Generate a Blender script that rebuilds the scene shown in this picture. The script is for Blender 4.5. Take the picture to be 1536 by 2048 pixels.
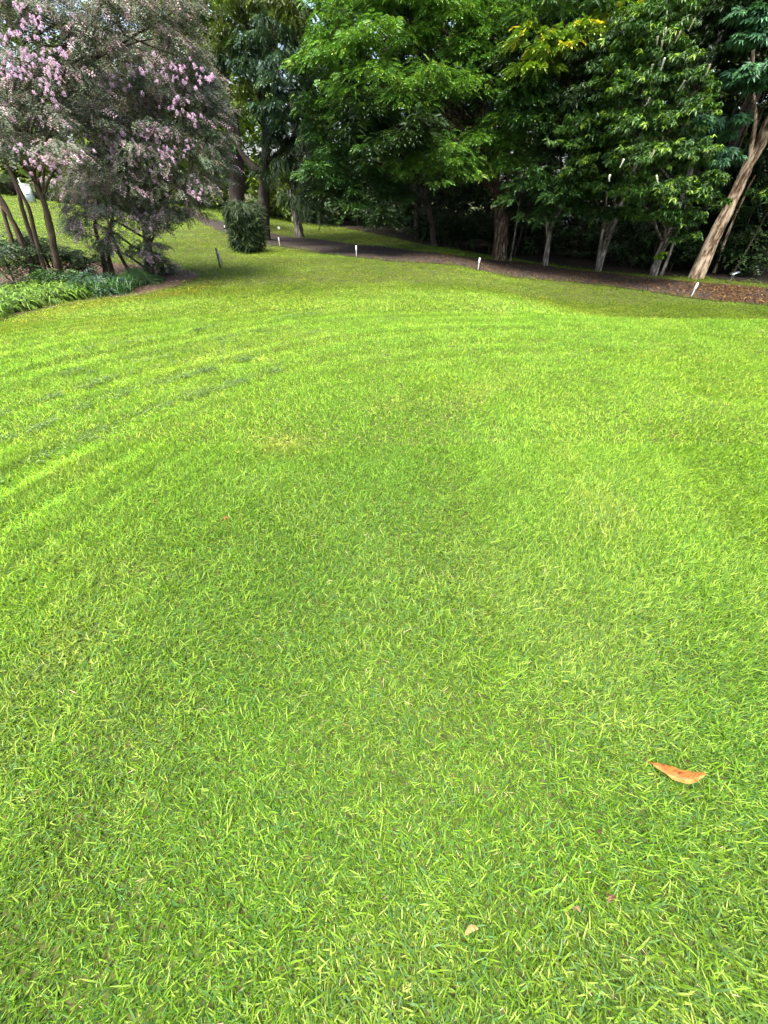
import bpy, math, random
import numpy as np
from mathutils import Vector
rad = math.radians
for o in list(bpy.data.objects): bpy.data.objects.remove(o)
scene = bpy.context.scene
COL = scene.collection
rng = np.random.default_rng(11)
random.seed(11)

# ------------------------------------------------------------------ camera, sky, sun, exposure
CAM = np.array([0.0, 0.0, 1.5]); TH = rad(39.7); FPX = 770.0
cd = bpy.data.cameras.new('camera'); cam = bpy.data.objects.new('camera', cd); COL.objects.link(cam)
cd.sensor_fit = 'VERTICAL'; cd.sensor_height = 24.0; cd.lens = 24.0*FPX/2048.0
cd.clip_start = 0.02; cd.clip_end = 2000
cam.location = CAM; cam.rotation_euler = (math.pi/2-TH, 0, 0)
scene.camera = cam
SUN_EL, SUN_AZ = rad(71), rad(205)          # azimuth clockwise from +Y: behind the camera, a little left
w = bpy.data.worlds.new('World'); scene.world = w; w.use_nodes = True
nt = w.node_tree; bg = nt.nodes['Background']
sk = nt.nodes.new('ShaderNodeTexSky'); sk.sky_type = 'NISHITA'; sk.sun_disc = False
sk.sun_elevation = SUN_EL; sk.sun_rotation = SUN_AZ; sk.air_density = 1.0; sk.dust_density = 5.0; sk.ozone_density = 0.6
nt.links.new(sk.outputs[0], bg.inputs[0]); bg.inputs[1].default_value = 0.085
sd = bpy.data.lights.new('sun', 'SUN'); sd.energy = 1.5; sd.angle = rad(35); sd.color = (1.0, 0.95, 0.86)
sun = bpy.data.objects.new('sun', sd); COL.objects.link(sun)
dsun = Vector((math.sin(SUN_AZ)*math.cos(SUN_EL), math.cos(SUN_AZ)*math.cos(SUN_EL), math.sin(SUN_EL)))
sun.rotation_euler = dsun.to_track_quat('Z', 'Y').to_euler(); sun.location = (0, -20, 40)
vs = scene.view_settings; vs.view_transform = 'Standard'; vs.look = 'None'; vs.exposure = 2.72; vs.gamma = 1.0; vs.use_curve_mapping = False
scene.cycles.max_bounces = 4; scene.cycles.diffuse_bounces = 2; scene.cycles.glossy_bounces = 1; scene.cycles.transmission_bounces = 2
scene.cycles.transparent_max_bounces = 4; scene.cycles.use_denoising = True; scene.cycles.use_adaptive_sampling = True; scene.cycles.adaptive_threshold = 0.025

# ------------------------------------------------------------------ terrain and pixel helpers
def ss(t):
    t = np.clip(t, 0, 1); return t*t*(3-2*t)
def G(x, y):
    x = np.asarray(x, float); y = np.asarray(y, float)
    yc = np.maximum(y, 0)
    r = np.sqrt((0.75*(x-1.2))**2 + yc**2)
    a = -0.45*ss((r-5.6)/7.0)
    b = -0.46*ss((x-1.6)/4.0)*ss((yc-6.5)/1.5)
    t = np.clip(-x-5.5, 0, 22)
    c = 0.115*t*ss((y-11)/8)
    und = 0.015*np.sin(1.3*x+0.4*y)*np.cos(0.9*y-0.5*x)
    return a+b+c+und
def ray(px, py):
    u = (px-768)/FPX; v = (1024-py)/FPX
    return np.array([u, math.cos(TH)+v*math.sin(TH), -math.sin(TH)+v*math.cos(TH)])
def at(px, py, Y):                       # the place seen at a pixel, Y metres ahead
    d = ray(px, py); return CAM + d*(Y/d[1])
def ppm(px, py, Y):                      # metres per photo pixel there
    return (Y/ray(px, py)[1])/FPX
_T = np.concatenate([np.arange(0.3, 30, 0.01), np.arange(30, 150, 0.04)])
def gp(px, py):                          # where the ground is seen at a pixel
    d = ray(px, py); P = CAM + d*_T[:, None]
    hit = P[:, 2] <= G(P[:, 0], P[:, 1]); p = P[np.argmax(hit)] if hit.any() else P[-1]
    return np.array([p[0], p[1], float(G(p[0], p[1]))])
def hsh(ix, iy, s):
    n = (ix.astype(np.int64)*374761393 + iy.astype(np.int64)*668265263 + s*974634777) & 0x7fffffff
    n = ((n ^ (n >> 13))*1274126177) & 0x7fffffff
    return ((n ^ (n >> 16)) & 0xffff)/65535.0
def vnoise(x, y, s=0):
    ix = np.floor(x); iy = np.floor(y); fx = x-ix; fy = y-iy
    fx = fx*fx*(3-2*fx); fy = fy*fy*(3-2*fy)
    a = hsh(ix, iy, s); b = hsh(ix+1, iy, s); c = hsh(ix, iy+1, s); d = hsh(ix+1, iy+1, s)
    return (a*(1-fx)+b*fx)*(1-fy)+(c*(1-fx)+d*fx)*fy
def fbm(x, y, s=0):
    return (vnoise(x, y, s)+0.5*vnoise(2.1*x, 2.1*y, s+1)+0.25*vnoise(4.3*x, 4.3*y, s+2))/1.75

# ------------------------------------------------------------------ mesh helpers
def make_mesh(name, verts, faces, cols=None, smooth=False):
    """verts (N,3); faces (M,k) array or list of such arrays; cols (N,3)"""
    if not isinstance(faces, list): faces = [faces]
    faces = [np.asarray(f) for f in faces if len(f)]
    me = bpy.data.meshes.new(name); verts = np.asarray(verts, np.float32)
    me.vertices.add(len(verts)); me.vertices.foreach_set('co', verts.ravel())
    loops = np.concatenate([f.ravel() for f in faces]).astype(np.int32)
    tot = np.concatenate([np.full(len(f), f.shape[1], np.int32) for f in faces])
    st = np.zeros(len(tot), np.int32); st[1:] = np.cumsum(tot)[:-1]
    me.loops.add(len(loops)); me.loops.foreach_set('vertex_index', loops)
    me.polygons.add(len(tot)); me.polygons.foreach_set('loop_start', st); me.polygons.foreach_set('loop_total', tot)
    me.update(calc_edges=True)
    if cols is not None:
        at_ = me.attributes.new('Col', 'FLOAT_COLOR', 'POINT')
        c4 = np.ones((len(verts), 4), np.float32); c4[:, :3] = cols
        at_.data.foreach_set('color', c4.ravel())
    if smooth: me.polygons.foreach_set('use_smooth', np.ones(len(tot), bool))
    return me
def link(name, me, mat=None, parent=None, loc=None):
    o = bpy.data.objects.new(name, me); COL.objects.link(o)
    if mat is not None and me is not None and not me.materials: me.materials.append(mat)
    if parent is not None: o.parent = parent
    if loc is not None: o.location = loc
    return o
def tag(o, label=None, cat=None, group=None, kind=None):
    if label: o['label'] = label
    if cat: o['category'] = cat
    if group: o['group'] = group
    if kind: o['kind'] = kind
    return o
def thing(name, loc, label, cat, group=None):
    return tag(link(name, None, loc=tuple(loc)), label, cat, group)
class MB:
    def __init__(s): s.v = []; s.f = []; s.c = []; s.n = 0
    def add(s, v, f, c=None):
        v = np.asarray(v, float); s.v.append(v); s.f.append(np.asarray(f)+s.n); s.n += len(v)
        if c is not None: s.c.append(np.broadcast_to(np.asarray(c, float), (len(v), 3)))
    def mesh(s, name, smooth=False):
        by = {}
        for f in s.f: by.setdefault(f.shape[1], []).append(f)
        return make_mesh(name, np.concatenate(s.v), [np.concatenate(x) for x in by.values()],
                         np.concatenate(s.c) if s.c else None, smooth)
def box_vf(c, h, rot=None):
    c = np.asarray(c, float); h = np.asarray(h, float)
    v = np.array([[x, y, z] for x in (-1, 1) for y in (-1, 1) for z in (-1, 1)], float)*h
    if rot is not None: v = v @ np.asarray(rot).T
    f = np.array([[0, 1, 3, 2], [4, 6, 7, 5], [0, 4, 5, 1], [2, 3, 7, 6], [0, 2, 6, 4], [1, 5, 7, 3]])
    return v+c, f
def tube_vf(pts, rads, seg=8, bump=0.0, seed=0, cap=True):
    pts = np.asarray(pts, float); n = len(pts); V = []
    rads = np.broadcast_to(np.asarray(rads, float), (n,))
    tang = np.gradient(pts, axis=0); tang /= np.linalg.norm(tang, axis=1)[:, None]+1e-9
    ref = np.array([1.0, 0, 0]) if abs(tang[0][0]) < 0.9 else np.array([0, 1.0, 0])
    a = np.linspace(0, 2*math.pi, seg, endpoint=False)
    for i in range(n):
        t = tang[i]; u = ref-t*np.dot(ref, t); u /= np.linalg.norm(u); v = np.cross(t, u); ref = u
        rr = rads[i]*np.ones(seg)
        if bump > 0:
            rr = rr*(1+bump*(vnoise(a*1.9+7*math.pi*0, np.full(seg, i*0.33), seed)-0.5)*2
                     + bump*0.7*np.sin(a*3+seed+0.25*i))
        V.append(pts[i]+rr[:, None]*(np.cos(a)[:, None]*u+np.sin(a)[:, None]*v))
    V = np.concatenate(V)
    F = [[i*seg+j, i*seg+(j+1) % seg, (i+1)*seg+(j+1) % seg, (i+1)*seg+j] for i in range(n-1) for j in range(seg)]
    if cap:
        V = np.vstack([V, pts[0], pts[-1]]); c0 = n*seg; c1 = c0+1
        F += [[c0, (j+1) % seg, j, j] for j in range(0)]
    return V, np.array(F)
def smooth_path(pts, n):
    pts = np.asarray(pts, float); m = len(pts)
    if m == 2: return pts[0]+(pts[1]-pts[0])*np.linspace(0, 1, n)[:, None]
    P = np.vstack([2*pts[0]-pts[1], pts, 2*pts[-1]-pts[-2]]); out = []
    for t in np.linspace(0, m-1-1e-6, n):
        i = int(t); f = t-i; p0, p1, p2, p3 = P[i:i+4]
        out.append(0.5*((2*p1)+(-p0+p2)*f+(2*p0-5*p1+4*p2-p3)*f*f+(-p0+3*p1-3*p2+p3)*f**3))
    return np.array(out)

# ------------------------------------------------------------------ materials
def new_mat(name):
    m = bpy.data.materials.new(name); m.use_nodes = True
    return m, m.node_tree, m.node_tree.nodes['Principled BSDF']
def leaf_mat(name, rough=0.45, transl=0.35, spec=0.4, tint=(1, 1, 1)):
    m, t, p = new_mat(name); N = t.nodes; L = t.links
    a = N.new('ShaderNodeAttribute'); a.attribute_name = 'Col'
    p.inputs['Roughness'].default_value = rough; p.inputs['Specular IOR Level'].default_value = spec
    L.new(a.outputs['Color'], p.inputs['Base Color'])
    if transl > 0:
        tr = N.new('ShaderNodeBsdfTranslucent'); mx = N.new('ShaderNodeMixShader'); mx.inputs[0].default_value = transl
        mul = N.new('ShaderNodeMix'); mul.data_type = 'RGBA'; mul.blend_type = 'MULTIPLY'; mul.inputs[0].default_value = 1
        L.new(a.outputs['Color'], mul.inputs[6]); mul.inputs[7].default_value = (*tint, 1)
        L.new(mul.outputs[2], tr.inputs[0])
        L.new(p.outputs[0], mx.inputs[1]); L.new(tr.outputs[0], mx.inputs[2])
        L.new(mx.outputs[0], N['Material Output'].inputs[0])
    return m
def noise_mat(name, stops, scale=(8, 8, 8), detail=6, rough=0.9, bump=0.4, dist=0.02, coord='Object', spec=0.2):
    m, t, p = new_mat(name); N = t.nodes; L = t.links
    tc = N.new('ShaderNodeTexCoord'); mp = N.new('ShaderNodeMapping'); mp.inputs['Scale'].default_value = scale
    n = N.new('ShaderNodeTexNoise'); n.inputs['Scale'].default_value = 1; n.inputs['Detail'].default_value = detail
    n.inputs['Roughness'].default_value = 0.65
    r = N.new('ShaderNodeValToRGB'); els = r.color_ramp.elements
    while len(els) < len(stops): els.new(0.5)
    for e, (q, c) in zip(els, stops): e.position = q; e.color = (*c, 1)
    L.new(tc.outputs[coord], mp.inputs[0]); L.new(mp.outputs[0], n.inputs['Vector']); L.new(n.outputs['Fac'], r.inputs[0])
    L.new(r.outputs[0], p.inputs['Base Color']); p.inputs['Roughness'].default_value = rough; p.inputs['Specular IOR Level'].default_value = spec
    if bump:
        b = N.new('ShaderNodeBump'); b.inputs['Strength'].default_value = bump; b.inputs['Distance'].default_value = dist
        L.new(n.outputs['Fac'], b.inputs['Height']); L.new(b.outputs[0], p.inputs['Normal'])
    return m
def plain(name, c, rough=0.5, metal=0.0):
    m, t, p = new_mat(name); N = t.nodes; L = t.links
    n = N.new('ShaderNodeTexNoise'); n.inputs['Scale'].default_value = 30; n.inputs['Detail'].default_value = 5
    tc = N.new('ShaderNodeTexCoord'); L.new(tc.outputs['Object'], n.inputs['Vector'])
    r = N.new('ShaderNodeValToRGB'); c = np.array(c)
    r.color_ramp.elements[0].position = 0.3; r.color_ramp.elements[0].color = (*(c*0.72), 1)
    r.color_ramp.elements[1].position = 0.6; r.color_ramp.elements[1].color = (*c, 1)
    L.new(n.outputs['Fac'], r.inputs[0]); L.new(r.outputs[0], p.inputs['Base Color'])
    p.inputs['Roughness'].default_value = rough; p.inputs['Metallic'].default_value = metal
    return m
M = {}
M['grass'] = leaf_mat('grass_blades', 0.55, 0.38, 0.16, (1.1, 1.1, 0.5))
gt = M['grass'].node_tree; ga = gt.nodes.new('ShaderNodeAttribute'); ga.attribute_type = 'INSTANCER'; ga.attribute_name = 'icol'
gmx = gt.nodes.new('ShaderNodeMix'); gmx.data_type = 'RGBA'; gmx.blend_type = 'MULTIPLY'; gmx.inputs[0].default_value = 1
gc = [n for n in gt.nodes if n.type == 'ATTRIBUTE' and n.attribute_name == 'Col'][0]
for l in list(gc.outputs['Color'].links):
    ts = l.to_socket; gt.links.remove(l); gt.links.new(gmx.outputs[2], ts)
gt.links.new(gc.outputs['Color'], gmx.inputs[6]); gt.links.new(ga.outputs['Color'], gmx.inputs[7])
M['clip'] = leaf_mat('clippings', 0.7, 0.1, 0.2)
M['leaf'] = leaf_mat('leaf_soft', 0.5, 0.24, 0.3, (1.15, 1.15, 0.5))
M['gloss'] = leaf_mat('leaf_glossy', 0.42, 0.22, 0.32, (1.1, 1.15, 0.5))
M['myrtle'] = leaf_mat('leaf_myrtle', 0.42, 0.28, 0.4, (1.1, 1.1, 0.7))
M['petal'] = leaf_mat('petal', 0.6, 0.3, 0.2)
M['dry'] = leaf_mat('dry_leaf', 0.55, 0.15, 0.3)
M['soil'] = noise_mat('thatch', [(0.3, (0.022, 0.028, 0.008)), (0.5, (0.045, 0.055, 0.013)), (0.72, (0.11, 0.1, 0.035))], (30, 30, 30), 8, 0.95, 0.5, 0.02)
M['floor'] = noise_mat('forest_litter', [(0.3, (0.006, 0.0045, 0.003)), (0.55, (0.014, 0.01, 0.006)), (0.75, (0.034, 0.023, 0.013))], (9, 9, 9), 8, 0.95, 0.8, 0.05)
M['gravel'] = noise_mat('drive_gravel', [(0.28, (0.013, 0.0105, 0.008)), (0.5, (0.03, 0.024, 0.019)), (0.7, (0.08, 0.067, 0.055))], (22, 22, 22), 8, 0.9, 0.7, 0.02)
M['mulch'] = noise_mat('bark_mulch', [(0.3, (0.03, 0.018, 0.012)), (0.5, (0.08, 0.05, 0.033)), (0.72, (0.19, 0.13, 0.09))], (26, 26, 26), 8, 0.95, 0.9, 0.03)
M['bark_dark'] = noise_mat('bark_dark', [(0.3, (0.02, 0.015, 0.012)), (0.55, (0.055, 0.043, 0.034)), (0.75, (0.11, 0.09, 0.075))], (22, 22, 3), 7, 0.9, 0.9, 0.03)
M['bark_pale'] = noise_mat('bark_peeling_pale', [(0.36, (0.04, 0.024, 0.014)), (0.46, (0.17, 0.11, 0.065)), (0.54, (0.42, 0.33, 0.22)), (0.75, (0.6, 0.52, 0.4))], (9, 9, 2.6), 8, 0.8, 1.0, 0.04)
M['bark_grey'] = noise_mat('bark_grey_pale', [(0.36, (0.03, 0.025, 0.02)), (0.5, (0.12, 0.105, 0.085)), (0.64, (0.33, 0.3, 0.25)), (0.8, (0.5, 0.47, 0.41))], (11, 11, 3.4), 7, 0.85, 0.8, 0.03)
M['bark_shag'] = noise_mat('bark_shaggy_brown', [(0.32, (0.025, 0.017, 0.012)), (0.5, (0.07, 0.046, 0.03)), (0.58, (0.16, 0.115, 0.075)), (0.68, (0.5, 0.42, 0.31))], (20, 20, 1.6), 6, 0.9, 1.0, 0.04)
M['bark_myrtle'] = noise_mat('bark_smooth_tan', [(0.3, (0.028, 0.019, 0.013)), (0.55, (0.075, 0.052, 0.035)), (0.75, (0.16, 0.12, 0.085))], (14, 14, 3), 5, 0.7, 0.5, 0.02)
M['white'] = plain('white_paint', (0.82, 0.82, 0.76), 0.45)
M['white_box'] = plain('white_enamel', (0.72, 0.78, 0.82), 0.4)
M['lens'] = plain('frosted_lens', (0.85, 0.87, 0.85), 0.3)
M['black'] = plain('black_housing', (0.02, 0.02, 0.022), 0.4)
M['steel'] = plain('dull_steel', (0.3, 0.36, 0.38), 0.35, 0.6)
M['post'] = plain('dark_green_post', (0.025, 0.04, 0.03), 0.6)
M['tie'] = plain('grey_green_tie', (0.3, 0.33, 0.27), 0.7)

# ------------------------------------------------------------------ the setting
def nonuni(a, b, n, core):               # grid lines, dense around the camera
    s = np.linspace(-1, 1, n); k = 4.2
    g = np.sinh(k*s)/math.sinh(k)
    return np.where(g < 0, -a*g*-1*-1, b*g) if False else np.where(g < 0, g*a, g*b)
gx = nonuni(220, 220, 260, 0); gy = nonuni(200, 220, 260, 0)+6
XX, YY = np.meshgrid(gx, gy)
def sheet(name, XX, YY, dz, mat, keep=None, label_kind='structure'):
    nr, nc = XX.shape; ZZ = G(XX, YY)+dz
    V = np.stack([XX, YY, ZZ], -1).reshape(-1, 3)
    i, j = np.meshgrid(np.arange(nr-1), np.arange(nc-1), indexing='ij')
    F = np.stack([i*nc+j, i*nc+j+1, (i+1)*nc+j+1, (i+1)*nc+j], -1).reshape(-1, 4)
    o = link(name, make_mesh(name, V, F, None, True), mat); o['kind'] = label_kind
    return o
sheet('lawn', XX, YY, 0.0, M['soil'])

# the drive: edges read off the photograph, on the ground
near_px = [(1536, 612), (1388, 598), (1150, 566), (957, 541), (840, 527), (713, 515), (620, 503), (559, 493), (500, 478), (440, 463), (405, 448), (370, 428), (345, 412)]
far_px = [(1536, 578), (1388, 566), (1150, 541), (1000, 522), (880, 508), (780, 496), (690, 487), (630, 479), (560, 471), (500, 456), (445, 444), (415, 436), (385, 418)]
NE = np.array([gp(*p) for p in near_px])[:, :2]; FE = np.array([gp(*p) for p in far_px])[:, :2]
d0 = (NE[0]-NE[2]); d0 /= np.linalg.norm(d0)
NE = np.vstack([NE[0]+d0*12, NE[0]+d0*4, NE]); FE = np.vstack([NE[0]+np.array([d0[1], -d0[0]])*-2.6, NE[1]+np.array([d0[1], -d0[0]])*-2.6, FE])
if np.linalg.norm(FE[1]) < np.linalg.norm(NE[1]):
    FE[0] = NE[0]+np.array([d0[1], -d0[0]])*2.6; FE[1] = NE[1]+np.array([d0[1], -d0[0]])*2.6
def p2(P, n): return smooth_path(np.c_[P, np.zeros(len(P))], n)[:, :2]
NEs, FEs = p2(NE, 160), p2(FE, 160)
t = np.linspace(0, 1, 9)[None, :, None]
DR = NEs[:, None]*(1-t)+FEs[:, None]*t
sheet('driveway', DR[..., 0], DR[..., 1], 0.02, M['gravel'])
# forest floor behind the drive
fl_px = [(1536, 570), (1420, 557), (1330, 553), (1200, 542), (1050, 521), (960, 508), (850, 490), (740, 466), (640, 450), (540, 432), (480, 424)]
FL = np.array([gp(*p) for p in fl_px])[:, :2]
FL = np.vstack([FL[0]+(FE[0]-FE[2]), FL])
nb = np.array([0.62, 0.78])
FLs = p2(FL, 120); t2 = (np.linspace(0, 1, 30)**1.6*45)[None, :, None]
FF = FLs[:, None]+t2*nb
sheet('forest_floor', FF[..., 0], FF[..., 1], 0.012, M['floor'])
# mulch bed under the flowering trees
bed_px = [(-60, 662), (0, 641), (60, 628), (130, 612), (200, 600), (270, 593), (330, 580), (375, 565), (396, 553), (385, 545), (340, 537)]
BE = p2(np.array([gp(*p) for p in bed_px])[:, :2], 60)
t3 = np.linspace(0, 1, 16)[None, :, None]
BB = np.array([gp(x, y) for x, y in [(-120, 545), (-40, 538), (60, 530), (150, 527), (250, 528), (340, 536)]])[:, :2]
BBs = p2(BB, 60)
BD = BE[:, None]*(1-t3)+BBs[:, None]*t3
sheet('mulch_bed', BD[..., 0], BD[..., 1], 0.015, M['mulch'])
def in_poly(x, y, P):
    ins = np.zeros(x.shape, bool); n = len(P); j = n-1
    for i in range(n):
        xi, yi = P[i]; xj, yj = P[j]
        c = ((yi > y) != (yj > y)) & (x < (xj-xi)*(y-yi)/(yj-yi+1e-12)+xi)
        ins ^= c; j = i
    return ins
drive_poly = np.vstack([NEs, FEs[::-1]]); floor_poly = np.vstack([FLs, (FLs+nb*45)[::-1]]); bed_poly = np.vstack([BE, BBs[::-1]])

# ------------------------------------------------------------------ grass
def blades(x, y, L, width, az, e0, bend, col, tipcol, lod):
    n = len(x); z = G(x, y)-0.004
    P0 = np.stack([x, y, z], -1)
    hd = np.stack([np.cos(az), np.sin(az), np.zeros(n)], -1)
    wa = az+np.pi/2+rng.normal(0, 0.5, n)
    wd = np.stack([np.cos(wa), np.sin(wa), rng.normal(0, 0.25, n)], -1)
    segs = {0: 3, 1: 2, 2: 1}[lod]
    prof = {0: [0.75, 1.0, 0.85, 0.22], 1: [0.85, 1.0, 0.2], 2: [1.0, 0.25]}[lod]
    P = P0.copy(); V = []; C = []
    for s in range(segs+1):
        h = width[:, None]*0.5*prof[s]*wd
        V += [P-h, P+h]
        f = s/segs; c = col*(1-f)+tipcol*f; C += [c, c]
        if s < segs:
            e = e0-bend*(s+0.5)/segs
            P = P+(L/segs)[:, None]*(hd*np.cos(e)[:, None]+np.array([0, 0, 1.0])*np.sin(e)[:, None])
    k = 2*(segs+1)
    V = np.stack(V, 1).reshape(-1, 3); C = np.stack(C, 1).reshape(-1, 3)
    base = np.arange(n)[:, None]*k
    F = np.concatenate([base+np.array([2*s, 2*s+1, 2*s+3, 2*s+2]) for s in range(segs)])
    return V, F, C
def stripe_r(x, y):
    return np.sqrt((x-2.2)**2+((y-1.0)*1.04)**2)-0.42*(np.arctan2((y-1.0)*1.04, x-2.2)-2.0)*(x < 2.2)+0.12*(vnoise(x*0.35, y*0.35, 40)-0.5)
# clumps of blades, set out over the lawn by geometry nodes
G1, G2, G3, G4, STRAW = map(np.array, [(0.06, 0.15, 0.012), (0.19, 0.345, 0.02), (0.095, 0.215, 0.045), (0.29, 0.43, 0.06), (0.5, 0.46, 0.22)])
def clump(name, n, R, L0, L1, w0, w1, lod):
    rr = R*np.sqrt(rng.random(n)); a = rng.uniform(0, 2*np.pi, n); x, y = rr*np.cos(a), rr*np.sin(a)
    az = np.where(rng.random(n) < 0.5, rng.normal(0, 0.7, n), rng.uniform(0, 2*np.pi, n))
    L = rng.uniform(L0, L1, n); wd = rng.uniform(w0, w1, n); e0 = rng.uniform(0.45, 1.4, n); bend = rng.uniform(0.0, 1.2, n)
    q = rng.random((n, 1)); col = G1*(1-q)+G2*q; k = rng.random(n)
    col[k < 0.2] = G3; col[(k > 0.2) & (k < 0.34)] = G4; col = col*rng.uniform(0.8, 1.2, (n, 1))
    s_ = k > 0.87; col[s_] = STRAW*rng.uniform(0.6, 1.1, (s_.sum(), 1)); e0[s_] *= 0.35; L[s_] *= 0.85; wd[s_] *= 0.6
    V, F, C = blades(x, y, L, wd, az, e0, bend, col, col*1.1, lod)
    V[:, 2] -= np.repeat(G(x, y), len(V)//n)
    return bpy.data.objects.new(name, make_mesh(name, V, F, C))
clumps = [clump('grass_clump', 28, 0.043, 0.02, 0.05, 0.0018, 0.004, 0) for _ in range(6)]
clumps += [clump('grass_clump', 72, 0.12, 0.02, 0.044, 0.0026, 0.005, 1) for _ in range(4)]
clumps += [clump('grass_clump', 120, 0.32, 0.018, 0.036, 0.007, 0.013, 2) for _ in range(4)]
for o in clumps: o.data.materials.append(M['grass'])
pos, rot, scl, icl, idx = [], [], [], [], []
def grass_zone(y0, y1, per_m2, i0, i1):
    xm = 3.4+max(y1, 0)*1.04; n = int((y1-y0)*2*xm*per_m2)
    g_ = per_m2**-0.5; x, y = [q.ravel() for q in np.meshgrid(np.arange(-xm, xm, g_), np.arange(y0, y1, g_))]; x = x+rng.uniform(-.6, .6, len(x))*g_; y = y+rng.uniform(-.6, .6, len(y))*g_
    k = np.abs(x) < 3.4+np.maximum(y, 0)*1.04; x, y = x[k], y[k]
    if y1 > 5:
        k = ~(in_poly(x, y, drive_poly) | in_poly(x, y, floor_poly) | in_poly(x, y, bed_poly)); x, y = x[k], y[k]
    n = len(x); big = fbm(x*0.45+3, y*0.45, 5); mid = fbm(x*2.2, y*2.2, 9); sm = fbm(x*9, y*9, 15)
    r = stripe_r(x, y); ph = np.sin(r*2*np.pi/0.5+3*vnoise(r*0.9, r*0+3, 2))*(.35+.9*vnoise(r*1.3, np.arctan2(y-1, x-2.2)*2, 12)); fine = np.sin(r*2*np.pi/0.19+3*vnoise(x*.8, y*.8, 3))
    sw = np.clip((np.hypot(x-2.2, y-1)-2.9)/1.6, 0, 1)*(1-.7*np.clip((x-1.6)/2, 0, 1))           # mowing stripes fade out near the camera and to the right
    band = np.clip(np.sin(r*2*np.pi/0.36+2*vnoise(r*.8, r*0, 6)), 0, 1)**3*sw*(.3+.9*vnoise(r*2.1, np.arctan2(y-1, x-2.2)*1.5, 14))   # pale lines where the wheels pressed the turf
    tang = np.arctan2(y-1.0, x-2.2)+np.pi/2
    loc = 2*np.pi*fbm(x*0.8+9, y*0.8+4, 21)*1.6
    az = np.where(rng.random(n) < sw, np.where(ph > 0, tang, tang+np.pi), loc)+rng.normal(0, 0.7, n)
    lo = np.clip((np.hypot(.75*(x-1.2), y)-6.0+(big-0.5)*4)/4.6, 0, 1)*np.clip(fbm(x*0.35, y*0.6, 31)*1.5+0.15, 0.5, 1)   # olive turf below the crest, its colour darkened to paint in tree shade
    c = np.ones((n, 3))*(0.86+0.28*sm)[:, None]
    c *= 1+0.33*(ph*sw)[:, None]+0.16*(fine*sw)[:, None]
    c *= np.array([1, 1, 1])+(big-0.5)[:, None]*np.array([0.4, 0.12, 0.05])
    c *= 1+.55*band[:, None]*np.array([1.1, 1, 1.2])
    nr = np.clip((2.9-np.hypot(x, y))/1.6, 0, 1)[:, None]; c *= (1-nr)*np.array([1.1, 1.08, .9])+nr*np.array([.92, .89, 1.0])   # coarser blue-green turf underfoot, brighter yellow-green beyond
    pale = np.clip((fbm(x*1.1+20, y*1.1, 55)-0.56)*4, 0, 1)[:, None]; c = c*(1-pale)+c*np.array([1.15, 1.05, 1.3])*pale
    pale = np.clip((mid-0.62)*5, 0, 1)[:, None]; c = c*(1-pale)+c*np.array([1.2, 1.03, 1.35])*pale
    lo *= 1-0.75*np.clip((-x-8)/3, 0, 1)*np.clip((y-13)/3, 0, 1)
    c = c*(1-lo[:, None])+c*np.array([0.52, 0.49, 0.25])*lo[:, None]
    if y1 > 5:                                                  # browned strip of turf along the planting bed
        bd = np.min(np.hypot(x[:, None]-BE[None, :40, 0], y[:, None]-BE[None, :40, 1]), axis=1); br = (np.exp(-((bd-.75)/.3)**2)*np.clip(fbm(x*2, y*2, 44)*1.8-.3, 0, 1))[:, None]
        c = c*(1-br)+c*np.array([1.2, .8, .6])*br
    st = np.exp(-((x-0.95-(y-3.6)*0.88)/0.10)**2)*np.clip(1-np.abs(y-3.6)/0.9, 0, 1)
    pat = np.exp(-(((x+0.72)/0.25)**2+((y-2.6)/0.16)**2)) + 0.5*np.exp(-(((x-0.1)/0.3)**2+((y-3.4)/0.2)**2))+st*0.8
    pat = np.clip(pat*(0.4+1.1*sm), 0, 1)[:, None]; c = c*(1-pat)+c*np.array([1.5, 1.06, 1.8])*pat
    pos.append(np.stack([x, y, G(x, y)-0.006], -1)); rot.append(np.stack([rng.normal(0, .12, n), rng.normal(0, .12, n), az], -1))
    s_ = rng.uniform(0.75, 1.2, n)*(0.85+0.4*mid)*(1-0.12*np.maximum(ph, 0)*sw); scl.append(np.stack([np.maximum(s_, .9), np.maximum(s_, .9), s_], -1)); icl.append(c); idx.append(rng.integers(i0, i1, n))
for z in [(-1.9, 1.2, 2100, 0, 6), (1.2, 2.6, 1900, 0, 6), (2.6, 4.5, 420, 6, 10), (4.5, 7.2, 320, 6, 10), (7.2, 12, 80, 10, 14), (12, 20, 38, 10, 14), (20, 40, 22, 10, 14)]: grass_zone(*z)
pos = np.concatenate(pos).astype(np.float32); ni = len(pos); print('grass clumps', ni)
gm = bpy.data.meshes.new('lawn_grass'); gm.vertices.add(ni); gm.vertices.foreach_set('co', pos.ravel())
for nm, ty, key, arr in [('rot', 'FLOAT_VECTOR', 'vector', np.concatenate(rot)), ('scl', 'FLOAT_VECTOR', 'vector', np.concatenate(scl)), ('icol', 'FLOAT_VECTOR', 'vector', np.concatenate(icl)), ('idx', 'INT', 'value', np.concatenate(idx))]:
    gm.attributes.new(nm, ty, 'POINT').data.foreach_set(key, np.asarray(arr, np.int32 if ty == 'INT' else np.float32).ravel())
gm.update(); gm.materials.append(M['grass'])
ng = bpy.data.node_groups.new('grass_clumps', 'GeometryNodeTree')
ng.interface.new_socket('Geometry', in_out='INPUT', socket_type='NodeSocketGeometry'); ng.interface.new_socket('Geometry', in_out='OUTPUT', socket_type='NodeSocketGeometry')
gi = ng.nodes.new('NodeGroupInput'); go = ng.nodes.new('NodeGroupOutput'); iop = ng.nodes.new('GeometryNodeInstanceOnPoints'); jn = ng.nodes.new('GeometryNodeJoinGeometry')
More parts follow.
